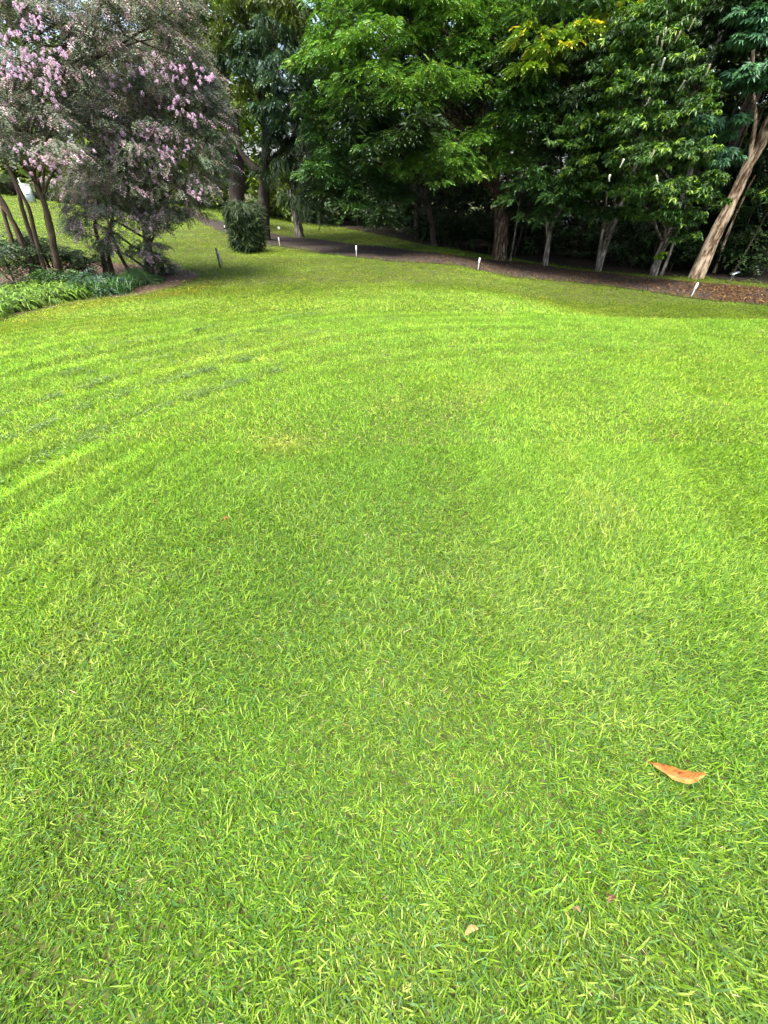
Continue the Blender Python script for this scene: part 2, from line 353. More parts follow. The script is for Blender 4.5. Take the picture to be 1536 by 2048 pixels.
for o in reversed(clumps):
    oi = ng.nodes.new('GeometryNodeObjectInfo'); oi.inputs['Object'].default_value = o; g2 = ng.nodes.new('GeometryNodeGeometryToInstance')
    ng.links.new(oi.outputs['Geometry'], g2.inputs[0]); ng.links.new(g2.outputs[0], jn.inputs[0])
def named(nm, ty):
    a = ng.nodes.new('GeometryNodeInputNamedAttribute'); a.data_type = ty; a.inputs['Name'].default_value = nm
    return [q for q in a.outputs if q.enabled and q.name == 'Attribute'][0]
ng.links.new(gi.outputs[0], iop.inputs['Points']); ng.links.new(jn.outputs[0], iop.inputs['Instance']); iop.inputs['Pick Instance'].default_value = True
ng.links.new(named('idx', 'INT'), iop.inputs['Instance Index']); ng.links.new(named('rot', 'FLOAT_VECTOR'), iop.inputs['Rotation']); ng.links.new(named('scl', 'FLOAT_VECTOR'), iop.inputs['Scale'])
ng.links.new(iop.outputs[0], go.inputs[0])
lg = link('lawn_grass', gm); lg.modifiers.new('grass', 'NODES').node_group = ng
tag(lg, 'bright green mown lawn grass covering the mound', 'grass', kind='stuff')
# rows of dark wilted clippings left by the mower
mb = MB()
for R0, a0, a1, amp in [(6.16, 1.8, 2.95, .05), (5.95, 1.9, 2.6, .03), (5.62, 2.1, 2.95, .05), (5.08, 2.35, 3.0, .05), (4.5, 2.3, 3.1, .05), (6.9, 2.0, 2.8, .03)]:
    n = 5200; a = rng.uniform(a0, a1, n); keep = rng.random(n) < np.clip((fbm(a*30, a*0+R0, 60)-0.36)*2.6, 0, 1)*np.clip((fbm(a*6, a*0+R0, 63)-0.25)*2.2, 0.05, 1); a = a[keep]; n = len(a)
    rr = R0+.42*(a-2.0)+rng.normal(0, amp*0.9, n)+.16*(fbm(a*14, a*0+R0, 8)-.5)
    x = 2.2+np.cos(a)*rr; y = 1+np.sin(a)*rr/1.04
    c = np.where((rng.random(n) < 0.5)[:, None], np.array([0.035, 0.075, 0.02]), np.array([0.12, 0.19, 0.05]))*(0.6+0.7*rng.random((n, 1)))
    V, F, C = blades(x, y, rng.uniform(.02, .05, n), rng.uniform(.004, .008, n), rng.uniform(0, 6.28, n), rng.uniform(-.1, .5, n), rng.uniform(-.3, .5, n), c, c, 1)
    V[:, 2] += np.repeat(rng.uniform(0.028, 0.05, n), 6); mb.add(V, F, C)
tag(link('grass_clippings', mb.mesh('grass_clippings'), M['clip']), 'rows of dark wilted grass clippings left on the lawn by the mower', 'clippings', kind='stuff')

# ------------------------------------------------------------------ foliage sprays
def leaf4(L, W, fold=0.25, droop=0.15):
    return np.array([[0, 0, 0], [0.42*L, W/2, fold*W*0.5-droop*L*0.2], [L, 0, -droop*L], [0.42*L, -W/2, fold*W*0.5-droop*L*0.2]])
LF = np.array([[0, 1, 2], [0, 2, 3]])
def rotz(a): c, s = math.cos(a), math.sin(a); return np.array([[c, -s, 0], [s, c, 0], [0, 0, 1.0]])
def roty(a): c, s = math.cos(a), math.sin(a); return np.array([[c, 0, s], [0, 1, 0], [-s, 0, c]])
def rotx(a): c, s = math.cos(a), math.sin(a); return np.array([[1, 0, 0], [0, c, -s], [0, s, c]])
def template(parts):
    V = np.concatenate([p for p in parts]); F = np.concatenate([LF+4*i for i in range(len(parts))])
    return V, F, np.repeat(np.arange(len(parts)), 4)
def T_pinnate(n=6, R=0.36, l=0.12, wd=0.05, droop=0.35):
    P = []
    for i in range(n+1):
        s = R*(0.22+0.78*i/n); pz = -droop*s*s/R
        ll = l*(0.75+0.5*math.sin(math.pi*(i+0.7)/(n+1.4)))
        if i == n: P.append(leaf4(ll, wd) @ roty(0.5).T+[s, 0, pz])
        else:
            for sg in (-1, 1):
                P.append(leaf4(ll, wd) @ (rotz(sg*(1.05+0.15*random.random())) @ rotx(-sg*0.25)).T+[s, 0, pz+0.02*(random.random()-.5)])
    return template(P)
def T_whorl(n=8, l=0.2, wd=0.06):
    P = []
    for i in range(n):
        a = i*2.4; el = -0.35+0.5*random.random()-0.02*i
        P.append((leaf4(l*(0.8+0.4*random.random()), wd, 0.35, 0.25) @ (rotz(a) @ roty(-el)).T)+[0.05*i*0.5, 0, 0.01*i])
    return template(P)
def T_twig(n=12, R=0.3, l=0.055, wd=0.032):
    P = []
    for i in range(n):
        s = R*(i+0.5)/n; sg = 1 if i % 2 else -1
        P.append((leaf4(l*(0.75+0.5*random.random()), wd, 0.2, 0.1) @ (rotz(sg*(0.9+0.4*random.random())) @ rotx(random.uniform(-.7, .7))).T)+[s, 0, -0.25*s*s/R])
    return template(P)
def T_droop(n=12, R=0.5, l=0.2, wd=0.02):
    P = []
    for i in range(n):
        s = R*(i+0.5)/n
        P.append((leaf4(l*(0.7+0.6*random.random()), wd, 0.2, 0.2) @ (rotz(random.uniform(-.8, .8)) @ roty(random.uniform(.1, .9))).T)+[s, 0, -0.5*s*s/R])
    return template(P)
def T_palm(n=9, l=0.3, wd=0.09):
    P = []
    for i in range(n):
        a = -2.2+4.4*i/(n-1)
        P.append(leaf4(l*(1-0.1*abs(a)), wd, 0.3, 0.35) @ rotz(a).T)
    return template(P)
def T_coarse():
    P = []
    for i in range(7):
        P.append((leaf4(random.uniform(.22, .4), random.uniform(.09, .16), .3, .2) @ (rotz(random.uniform(-3, 3)) @ roty(random.uniform(-.3, .6))).T)+np.array([random.uniform(-.25, .35), random.uniform(-.3, .3), random.uniform(-.15, .15)]))
    return template(P)
def T_big():
    P = []
    for i in range(4):
        P.append((leaf4(random.uniform(.5, .9), random.uniform(.3, .5), .3, .2) @ (rotz(random.uniform(-3, 3)) @ roty(random.uniform(-.3, .6))).T)+np.array([random.uniform(-.4, .4), random.uniform(-.4, .4), random.uniform(-.2, .2)]))
    return template(P)
TP = {'pinnate': [T_pinnate() for _ in range(4)], 'whorl': [T_whorl(random.randint(7, 10)) for _ in range(4)], 'twig': [T_twig() for _ in range(5)],
      'droop': [T_droop() for _ in range(4)], 'sword': [T_droop(9, .4, .3, .032) for _ in range(4)], 'palm': [T_palm() for _ in range(3)], 'coarse': [T_coarse() for _ in range(4)], 'big': [T_big() for _ in range(3)]}
def scatter(mb, kind, pos, fwd, scale, col, roll=0.35, leafvar=0.25):
    """place sprays: pos (M,3), fwd (M,3), scale (M,), col (M,3)"""
    n = len(pos); which = rng.integers(0, len(TP[kind]), n)
    f = fwd/(np.linalg.norm(fwd, axis=1)[:, None]+1e-9)
    up = np.array([0, 0, 1.0])+rng.normal(0, roll, (n, 3))
    s = np.cross(up, f); s /= np.linalg.norm(s, axis=1)[:, None]+1e-9
    u = np.cross(f, s)
    Rm = np.stack([f, s, u], -1)
    for k, (V, F, idx) in enumerate(TP[kind]):
        m = which == k; nm = int(m.sum())
        if not nm: continue
        vv = np.einsum('nij,kj->nki', Rm[m], V)*scale[m][:, None, None]+pos[m][:, None]
        nl = idx.max()+1
        lv = 1+leafvar*rng.normal(0, 1, (nm, nl, 1)); lv = np.clip(lv, 0.45, 1.7)
        cc = (col[m][:, None]*lv)[:, idx]
        base = (np.arange(nm)*len(V))[:, None, None]
        mb.add(vv.reshape(-1, 3), (F[None]+base).reshape(-1, 3), cc.reshape(-1, 3))
def pad(mb, c, r, n, kind, pal, sc=1.0, droop=0.3, sub=0.42, shell=0.55, zlo=-0.5):
    """a bough of foliage: lumpy sub-clumps spread through an uneven ellipsoid, sprays pointing out and down"""
    c = np.asarray(c, float); r = np.asarray(r, float)
    ns = max(3, int(n/16))
    d = rng.normal(0, 1, (ns, 3)); d /= np.linalg.norm(d, axis=1)[:, None]
    d[:, 2] = np.where(d[:, 2] < zlo, -d[:, 2], d[:, 2])
    rad_ = (shell+(1-shell)*rng.random(ns))*rng.uniform(0.7, 1.2, ns)
    cs = c+d*r*rad_[:, None]
    which = rng.integers(0, ns, n)
    d2 = rng.normal(0, 1, (n, 3)); d2 /= np.linalg.norm(d2, axis=1)[:, None]
    d2[:, 2] = np.where(d2[:, 2] < -0.2, -d2[:, 2]*0.6, d2[:, 2])
    rs = np.array([1, 1, 0.62])*float(np.mean(r))*sub
    p = cs[which]+d2*rs*(rng.random(n)**0.5)[:, None]
    out = (p-c)/r; fw = out*np.array([1, 1, 0.3])+d2*0.7+rng.normal(0, 0.3, (n, 3)); fw[:, 2] = fw[:, 2]*0.35-droop
    pal = np.asarray(pal, float); a = rng.random((n, 1))
    clump = rng.random(ns)[which][:, None]
    col = pal[0]*(1-clump)+pal[1]*clump; col = col*(0.75+0.5*a)
    if len(pal) > 2:
        m = rng.random(n) < (0.22 if pal[2][0] > 0.3 and pal[2][2] > 0.2 else 0.12); col[m] = pal[2]*(0.8+0.4*rng.random((m.sum(), 1)))
    scatter(mb, kind, p, fw, sc*rng.uniform(0.75, 1.25, n), col)
PAL = {
 'bright': [(0.06, 0.155, 0.024), (0.12, 0.25, 0.04), (0.19, 0.31, 0.05)],
 'mid': [(0.022, 0.065, 0.015), (0.042, 0.105, 0.027), (0.08, 0.16, 0.025)],
 'teal': [(0.05, 0.13, 0.065), (0.085, 0.2, 0.10), (0.05, 0.14, 0.04)],
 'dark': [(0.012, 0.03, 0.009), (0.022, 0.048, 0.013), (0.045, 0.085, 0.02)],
 'gloss': [(0.024, 0.068, 0.014), (0.06, 0.135, 0.022), (0.16, 0.27, 0.03)],
 'bluegreen': [(0.026, 0.06, 0.036), (0.05, 0.10, 0.06), (0.05, 0.1, 0.025)],
 'lime': [(0.1, 0.2, 0.015), (0.17, 0.28, 0.02), (0.2, 0.3, 0.03)],
 'olive': [(0.035, 0.062, 0.013), (0.065, 0.1, 0.018), (0.12, 0.17, 0.03)],
 'myrtle': [(0.062, 0.095, 0.048), (0.125, 0.145, 0.09), (0.36, 0.25, 0.28)],
 'yellow': [(0.09, 0.19, 0.02), (0.17, 0.28, 0.025), (0.52, 0.46, 0.04)],
}
def trunk_part(root, pts, r0, r1, mat, seg=12, bump=0.16, n=26, name='trunk', flare=1.35):
    o0 = np.array(root.location); P = smooth_path(pts, n); s = np.linspace(0, 1, n)
    rr = r0*(1-s)+r1*s; rr = rr*(1+(flare-1)*np.exp(-s*9))
    P = P+np.c_[rng.normal(0, r0*0.05, (n, 2)), np.zeros(n)]
    V, F = tube_vf(P-o0, rr, seg, bump, random.randint(0, 999))
    return link(name, make_mesh(name, V, F, None, True), mat, root)
def limb_part(root, a, b, r0, r1, mat, sag=0.12, n=10):
    a = np.asarray(a); b = np.asarray(b); m = (a+b)/2+np.array([0, 0, sag*np.linalg.norm(b-a)])+rng.normal(0, 0.05*np.linalg.norm(b-a), 3)
    o0 = np.array(root.location); P = smooth_path([a, m, b], n)
    P[1:-1] += rng.normal(0, r0*0.5, (n-2, 3))
    V, F = tube_vf(P-o0, np.linspace(r0, r1, n), 6)
    return link('limb', make_mesh('limb', V, F, None, True), mat, root)
def crown_part(root, mb, mat, name='crown'):
    me = mb.mesh(name); o0 = np.array(root.location, np.float32)
    co = np.empty(len(me.vertices)*3, np.float32); me.vertices.foreach_get('co', co)
    me.vertices.foreach_set('co', (co.reshape(-1, 3)-o0).ravel())
    return link(name, me, mat, root)
def nearest(P, q):
    P = np.asarray(P); d = np.linalg.norm(P-np.asarray(q)-np.array([0, 0, -0.8]), axis=1); return P[np.argmin(d)]
def tree(name, label, base_px, Y, trunk_px, r0, r1, bark, pads, kind, pal, lmat, top=None, dens=95, sc=1.0, droop=0.3, limbs=8,
         extra_stems=(), group=None, seg=12, bump=0.16, limb_r=0.05):
    """trunk_px / pads are read off the photograph at a chosen real distance: pads = (px, py, Y, rx_px, rz_px[, pal])"""
    b = gp(*base_px) if Y is None else None
    if Y is None: Y = b[1]
    b = at(base_px[0], base_px[1], Y); b[2] = float(G(b[0], b[1]))
    root = thing(name, b, label, 'tree', group)
    P = [b+np.array([0, 0, -0.1])]+[at(px, py, Y+dy) for px, py, dy in trunk_px]
    if top is not None: P.append(P[-1]+np.array(top))
    trunk_part(root, P, r0, r1, bark, seg, bump)
    Ps = smooth_path(P, 40)
    for st, ra, rb in extra_stems:
        Q = [at(px, py, Y+dy) for px, py, dy in st]
        Q[0][2] = min(Q[0][2], float(G(Q[0][0], Q[0][1]))-0.05) if Q[0][2] < float(G(Q[0][0], Q[0][1]))+0.5 else Q[0][2]
        trunk_part(root, Q, ra, rb, bark, 9, bump, 18, 'stem', 1.15)
    mbx = MB(); cl = []
    for i, pd in enumerate(pads):
        px, py, PY, rx, rz = pd[:5]; pl = PAL[pd[5]] if len(pd) > 5 else PAL[pal]; kd = pd[6] if len(pd) > 6 else kind
        c = at(px, py, PY); m = ppm(px, py, PY); R = np.array([rx*m, rx*m*0.8, rz*m]); cl.append(c)
        n = int(dens*max(R[0]*(R[2]+0.25)*2.2, 0.25))
        pad(mbx, c, R, n, kd, pl, sc, droop)
        if limbs and i % max(1, len(pads)//limbs) == 0: limb_part(root, nearest(Ps, c), c+np.array([0, 0, -R[2]*0.3]), limb_r, 0.012, bark)
    return root, mbx, cl, Ps
def shade_canopy(mbx, c, r, n, pal, kind='big', sc=1.0):  # mostly unseen high leaf pads, added to shade the wood below
    pad(mbx, c, r, n, kind, PAL[pal], sc, 0.2, 0.4, 0.4)

# ------------------------------------------------------------------ trees along the far side of the drive
# 1: the big layered bright green tree with the shaggy trunk
Y5 = gp(998, 519)[1]
root, mbx, cl, Ps = tree('layered_tree', 'broad layered bright green tree with shaggy brown trunk beside the drive', (998, 519), Y5,
    [(1003, 460, 0), (1000, 400, 0.2), (985, 350, 0.4), (965, 300, 0.5)], 0.30, 0.13, M['bark_shag'],
    [(760, 92, Y5-2.2, 80, 28), (700, 120, Y5-2.0, 70, 32), (830, 88, Y5-1.6, 60, 26), (755, 170, Y5-2.5, 80, 34), (850, 175, Y5-2.4, 70, 34), (930, 130, Y5-1.5, 70, 36),
     (930, 190, Y5-2.2, 70, 28), (810, 215, Y5-2.6, 75, 24), (700, 215, Y5-2.0, 50, 30), (660, 90, Y5-1.2, 55, 36), (635, 150, Y5-0.9, 45, 30), (880, 312, Y5-2.8, 62, 26),
     (840, 352, Y5-2.8, 66, 30), (910, 345, Y5-2.9, 55, 30), (960, 300, Y5-2.5, 52, 28), (1005, 265, Y5-2.3, 55, 26), (1020, 312, Y5-2.2, 60, 30), (985, 345, Y5-2.3, 50, 24),
     (740, 285, Y5-1.6, 55, 26, 'mid'), (680, 330, Y5-1.4, 62, 34, 'mid'), (735, 370, Y5-1.5, 55, 28, 'mid'), (790, 400, Y5-1.6, 45, 26, 'mid'), (800, 20, Y5-1.6, 100, 30), (700, 20, Y5-1.0, 80, 36), (900, 40, Y5-1.3, 80, 36), (1000, 50, Y5-1.2, 80, 36),
     (960, 90, Y5-1.4, 60, 30), (1000, 200, Y5-1.4, 60, 30, 'mid'), (620, 225, Y5-0.8, 42, 36, 'mid'), (640, 285, Y5-0.7, 40, 30, 'mid')],
    'pinnate', 'bright', M['leaf'], dens=250, sc=0.64, droop=0.14, limbs=16, limb_r=0.06, top=(-0.4, 0.3, 3.5),
    extra_stems=[([(985, 350, 0.4), (950, 290, -0.2), (890, 225, -1.0), (820, 190, -1.8)], 0.11, 0.03), ([(1000, 400, 0.2), (940, 330, -0.6), (900, 260, -1.2), (850, 120, -1.4)], 0.10, 0.03)])
for q in range(7): shade_canopy(mbx, Ps[-1]+np.array([rng.uniform(-4, 3), rng.uniform(-1.5, 2.5), rng.uniform(0.3, 2.5)]), (1.9, 1.7, 0.8), 130, 'mid')
crown_part(root, mbx, M['leaf'])
# 2: yellow flowering tree
Y4 = gp(1090, 532)[1]
root, mbx, cl, Ps = tree('yellow_flowering_tree', 'slim grey trunk forking into a crown with yellow flowering branches', (1090, 532), Y4,
    [(1096, 490, 0), (1104, 450, 0.1), (1122, 410, 0.2), (1140, 300, 0.3), (1140, 150, 0.3)], 0.095, 0.05, M['bark_grey'],
    [(1065, 95, Y4-1.7, 55, 30, 'yellow'), (1125, 100, Y4-1.9, 62, 24, 'yellow'), (1185, 70, Y4-1.9, 50, 20, 'yellow'), (1235, 40, Y4-1.8, 40, 20, 'yellow'), (1070, 135, Y4-1.6, 46, 20, 'lime'),
     (1050, 190, Y4-1.4, 52, 32, 'mid'), (1095, 240, Y4-1.5, 52, 34, 'mid'), (1050, 245, Y4-1.4, 46, 30, 'mid'), (1110, 300, Y4-1.0, 46, 26, 'dark'), (1060, 380, Y4-1.8, 52, 30, 'mid'), (1100, 405, Y4-1.6, 44, 22, 'mid'), (1075, 435, Y4-1.9, 32, 16, 'mid'),
     (1080, 20, Y4-1.2, 70, 32, 'mid'), (1170, 20, Y4-1.2, 70, 26, 'mid'), (1150, 160, Y4-0.6, 50, 30, 'dark'), (1090, 150, Y4-.2, 60, 40, 'dark'), (1030, 130, Y4, 60, 40, 'dark'), (1110, 60, Y4, 70, 40, 'dark')],
    'pinnate', 'mid', M['leaf'], dens=170, sc=0.75, droop=.18, limbs=9, top=(0.3, 0.2, 3.0), limb_r=0.04,
    extra_stems=[([(1096, 492, 0), (1094, 450, 0.1), (1085, 400, 0.2), (1070, 300, 0)], 0.07, 0.03)])
for q in range(4): shade_canopy(mbx, Ps[-1]+np.array([rng.uniform(-2, 2), rng.uniform(-1, 2), rng.uniform(0, 2)]), (1.8, 1.6, 0.8), 120, 'mid')
crown_part(root, mbx, M['leaf'])
# 3: twin stemmed glossy tree
Y3 = gp(1195, 542)[1]
root, mbx, cl, Ps = tree('twin_stemmed_tree', 'glossy leaved tree on twin pale stems, left of the leaf-sprouting trunk', (1196, 542), Y3,
    [(1212, 490, 0), (1228, 445, 0.1), (1250, 390, 0.2), (1275, 320, 0.3), (1300, 200, 0.3)], 0.10, 0.06, M['bark_grey'],
    [(1200, 235, Y3-1.4, 62, 34), (1160, 280, Y3-1.4, 56, 32), (1180, 340, Y3-1.5, 60, 30), (1150, 390, Y3-1.4, 48, 28, 'mid', 'pinnate'), (1150, 215, Y3-1.0, 46, 32, 'dark'), (1225, 300, Y3-1.6, 56, 30),
     (1215, 385, Y3-1.7, 52, 30), (1180, 425, Y3-1.3, 44, 22, 'mid', 'pinnate'), (1235, 160, Y3-1.2, 60, 36), (1200, 100, Y3-0.8, 60, 36, 'dark'), (1250, 440, Y3-1.3, 40, 20)],
    'whorl', 'gloss', M['gloss'], dens=230, sc=0.66, droop=0.3, limbs=8, top=(0.4, 0.2, 2.5), limb_r=0.04,
    extra_stems=[([(1198, 528, 0), (1203, 480, 0.15), (1210, 430, 0.3), (1215, 350, 0.4)], 0.075, 0.03)])
for q in range(4): shade_canopy(mbx, Ps[-1]+np.array([rng.uniform(-2, 2), rng.uniform(-1, 2), rng.uniform(0, 2)]), (1.8, 1.6, 0.8), 120, 'dark')
crown_part(root, mbx, M['gloss'])
# 4: trunk with a tuft of fresh leaves at its foot, white flower spikes above
Y2 = gp(1308, 552)[1]
root, mbx, cl, Ps = tree('white_spiked_tree', 'glossy tree with white flower spikes and a leafy sprout low on its trunk', (1306, 552), Y2,
    [(1320, 505, 0), (1340, 455, 0.1), (1362, 400, 0.2), (1390, 300, 0.2), (1410, 150, 0.2)], 0.115, 0.07, M['bark_grey'],
    [(1280, 70, Y2-1.4, 70, 40), (1335, 40, Y2-1.3, 60, 34), (1250, 120, Y2-1.3, 56, 34), (1320, 115, Y2-1.7, 66, 34), (1290, 180, Y2-1.8, 70, 34), (1370, 185, Y2-1.5, 60, 34),
     (1265, 255, Y2-2.0, 62, 32), (1340, 255, Y2-2.1, 66, 32), (1280, 325, Y2-2.2, 66, 34), (1345, 330, Y2-2.4, 66, 32), (1290, 392, Y2-2.2, 66, 30), (1350, 392, Y2-2.5, 60, 30), (1330, 440, Y2-2.2, 56, 24),
     (1375, 445, Y2-2.0, 38, 20), (1375, 475, Y2-1.8, 26, 14), (1400, 120, Y2-0.9, 60, 40, 'dark'), (1420, 40, Y2-0.8, 60, 36, 'dark'), (1392, 375, Y2-2.4, 40, 28)],
    'whorl', 'gloss', M['gloss'], dens=230, sc=0.66, droop=0.35, limbs=10, top=(0.3, 0.2, 2.5), limb_r=0.045,
    extra_stems=[([(1322, 553, 0.1), (1338, 510, 0.1), (1352, 470, 0.15), (1375, 400, 0.2)], 0.06, 0.03)])
for q in range(4): shade_canopy(mbx, Ps[-1]+np.array([rng.uniform(-2, 2), rng.uniform(-1, 2), rng.uniform(0, 2)]), (1.8, 1.6, 0.8), 120, 'dark')
crown_part(root, mbx, M['gloss'])
ms = MB(); pad(ms, at(1316, 516, Y2-0.28), (0.12, 0.1, 0.22), 60, 'whorl', PAL['lime'], 0.5, 0.4, 0.6)
crown_part(root, ms, M['gloss'], 'sprout')
# white flower spikes (shared mesh), one part each
sp = MB(); ax = smooth_path([(0, 0, 0), (0.02, 0.01, -0.16), (0.0, 0.03, -0.3)], 12)
for i in range(220):
    k = rng.integers(0, 12); a = rng.uniform(0, 6.28); d = np.array([math.cos(a), math.sin(a), -0.3]); s_ = 0.045*(1-0.5*k/11)
    q = ax[k]; e = np.cross(d, [0, 0, 1.0]); e /= np.linalg.norm(e)
    sp.add([q, q+d*s_*.6+e*.016, q+d*s_, q+d*s_*.6-e*.016], LF, (0.86, 0.85, 0.7))
spm = sp.mesh('flower_spike'); spm.materials.append(M['petal'])
for px, py in [(1332, 55), (1391, 36), (1362, 62), (1315, 72), (1325, 80), (1330, 115), (1306, 128), (1370, 160), (1300, 195), (1309, 300), (1248, 318), (1305, 305), (1420, 128), (1313, 350), (1220, 350)]:
    o = link('flower_spike', spm, None, root); o.location = Vector(at(px, py, Y2-3.0))-root.location
    o.rotation_euler = (random.uniform(-.5, .5), random.uniform(-.2, .7), random.uniform(0, 6)); o.scale = (.62, .62, random.uniform(.45, .7))
# 5: the thick leaning paperbark at the right
Y1 = gp(1388, 556)[1]
root, mbx, cl, Ps = tree('paperbark_tree', 'thick pale peeling trunk leaning right behind the nearest white marker', (1390, 556), Y1,
    [(1413, 505, 0), (1440, 450, 0), (1466, 400, 0.05), (1493, 340, 0.1), (1520, 290, 0.1), (1560, 200, 0.1)], 0.215, 0.12, M['bark_pale'],
    [(1500, 90, Y1-1.2, 50, 24, 'teal', 'palm'), (1512, 140, Y1-1.4, 44, 24, 'teal', 'palm'), (1490, 50, Y1-1.0, 44, 22, 'teal', 'palm'), (1480, 175, Y1-1.0, 40, 24, 'teal', 'palm'), (1535, 60, Y1-1.2, 44, 24, 'teal', 'palm'),
     (1430, 262, Y1-1.0, 46, 30, 'teal', 'palm'), (1400, 285, Y1-0.9, 36, 22, 'teal', 'palm'), (1455, 318, Y1-0.9, 30, 16, 'teal', 'palm'), (1432, 405, Y1-0.8, 28, 16), (1440, 190, Y1-0.4, 50, 34, 'dark'), (1540, 390, Y1-0.4, 30, 30, 'gloss'), (1580, 250, Y1-0.2, 60, 60, 'dark')],
    'whorl', 'gloss', M['gloss'], dens=150, sc=0.75, droop=0.35, limbs=0, top=(0.8, 0, 2.5), seg=18, bump=0.09, limb_r=0.03,
    extra_stems=[([(1425, 553, 0.9), (1462, 450, 0.9), (1510, 350, 0.9)], 0.06, 0.03), ([(1493, 340, 0.1), (1510, 250, 0.1), (1506, 180, 0), (1505, 100, 0)], 0.06, 0.04)])
for q in range(4): shade_canopy(mbx, Ps[-1]+np.array([rng.uniform(-2, 2), rng.uniform(-1, 2), rng.uniform(0, 2)]), (1.8, 1.6, 0.8), 120, 'dark')
crown_part(root, mbx, M['gloss'])
# hanging aerial roots beside the upper trunk, right edge
ar = MB(); o0 = np.array(root.location)
for i in range(26):
    a = at(rng.uniform(1485, 1536), rng.uniform(150, 230), Y1-0.15+rng.uniform(-.2, .2)); b = a+np.array([rng.normal(0, .12), rng.normal(0, .05), -rng.uniform(.6, 1.7)])
    V, F = tube_vf(smooth_path([a, (a+b)/2+rng.normal(0, .05, 3), b], 6)-o0, np.linspace(.008, .004, 6), 4); ar.add(V, F)
link('aerial_roots', ar.mesh('aerial_roots'), M['bark_dark'], root)
# 6: slender sapling beside the shaggy trunk
Y6 = gp(1020, 523)[1]
root, mbx, cl, Ps = tree('slender_sapling', 'thin grey sapling just right of the shaggy brown trunk', (1020, 523), Y6,
    [(1028, 480, 0), (1034, 440, 0), (1042, 380, .1)], 0.04, 0.02, M['bark_grey'], [(1045, 395, Y6, 30, 16, 'dark'), (1040, 420, Y6, 22, 10, 'dark')], 'pinnate', 'dark', M['leaf'], dens=60, sc=.7, limbs=1, limb_r=.015, seg=7, bump=.08, top=(0, 0, .6))
crown_part(root, mbx, M['leaf'])
# 7: left end of the wood, drooping blue-green tree with dark forked trunk
Y7 = 24.0
root, mbx, cl, Ps = tree('forked_tree', 'dark forked trunk with feathery blue-green drooping foliage behind the weeping shrub', (524, 470), Y7,
    [(526, 400, 0), (530, 340, 0), (530, 260, 0.2), (522, 190, 0.4), (530, 120, .5)], 0.27, 0.13, M['bark_dark'],
    [(565, 130, Y7-2, 50, 30), (545, 85, Y7-1.5, 55, 34), (500, 110, Y7-1.2, 46, 36), (560, 190, Y7-2, 50, 34), (520, 160, Y7-1.5, 46, 30), (580, 240, Y7-1.6, 44, 34), (490, 190, Y7-1, 40, 40, 'olive'), (545, 225, Y7-1.8, 44, 30),
     (600, 60, Y7-1, 50, 40, 'olive'), (560, 30, Y7-.5, 60, 34, 'olive'), (450, 90, Y7-.5, 50, 50, 'olive'), (600, 160, Y7-1, 40, 40), (560, 290, Y7-1, 50, 30, 'dark'), (500, 30, Y7-.5, 60, 36, 'olive'), (600, 310, Y7-.8, 50, 40, 'dark'), (570, 350, Y7-.4, 60, 34, 'dark')],
    'pinnate', 'bluegreen', M['leaf'], dens=105, sc=.85, droop=.55, limbs=10, limb_r=.07, top=(-.5, .3, 4), bump=.2,
    extra_stems=[([(528, 345, 0), (500, 330, 0), (475, 290, 0), (460, 240, -.2), (450, 170, -.2)], 0.15, 0.05), ([(530, 330, 0), (560, 305, 0), (590, 270, 0), (600, 200, 0)], 0.13, .05), ([(522, 190, .4), (545, 90, .2), (560, -20, .2)], .12, .06), ([(524, 200, .4), (500, 90, .2), (480, -20, .2)], .10, .05)])
for q in range(8): shade_canopy(mbx, np.array([rng.uniform(-7, 1), rng.uniform(22.5, 28), rng.uniform(8.2, 10)]), (1.9, 1.7, 0.7), 80, 'olive')  # extra pads above the view, added to shade the grass strip beyond the drive
crown_part(root, mbx, M['leaf'])
# 8: stout dark trunk left of it
root, mbx, cl, Ps = tree('stout_tree', 'stout dark trunk half hidden behind the pink flowering tree', (474, 440), 29.0,
    [(474, 380, 0), (470, 300, 0), (462, 230, 0.2), (436, 120, .4), (440, 20, .4)], 0.42, 0.2, M['bark_dark'],
    [(410, 60, 28, 50, 40, 'olive'), (430, 150, 28, 40, 40, 'bluegreen'), (380, 30, 28, 50, 40, 'olive'), (450, 300, 28.5, 40, 40, 'mid'), (440, 20, 28, 50, 30, 'lime'), (465, 250, 30, 40, 50, 'lime'), (500, 280, 31, 40, 50, 'lime')],
    'coarse', 'olive', M['leaf'], dens=40, sc=.7, droop=.5, limbs=6, limb_r=.09, top=(.3, .3, 4),
    extra_stems=[([(462, 230, .2), (440, 170, 0), (442, 90, 0), (438, 0, 0)], .2, .1), ([(442, 120, 0), (460, 75, 0), (470, 40, 0)], .1, .04)])
crown_part(root, mbx, M['leaf'])
# 9: pale leaning trunk at the edge of the grass
root, mbx, cl, Ps = tree('pale_leaning_tree', 'short pale leaning trunk on the grass beyond the drive, dark drooping leaves', (600, 474), None,
    [(596, 445, 0), (588, 415, 0), (584, 385, 0.1), (590, 330, .2)], 0.22, 0.10, M['bark_grey'],
    [(600, 400, 22, 40, 26, 'dark'), (620, 420, 22, 30, 24, 'dark'), (590, 350, 22, 46, 30, 'dark'), (630, 360, 22, 40, 30, 'dark'), (625, 300, 22, 46, 30, 'dark')],
    'droop', 'dark', M['leaf'], dens=45, sc=1.0, droop=1.0, limbs=4, top=(.2, .2, 3))
crown_part(root, mbx, M['leaf'])
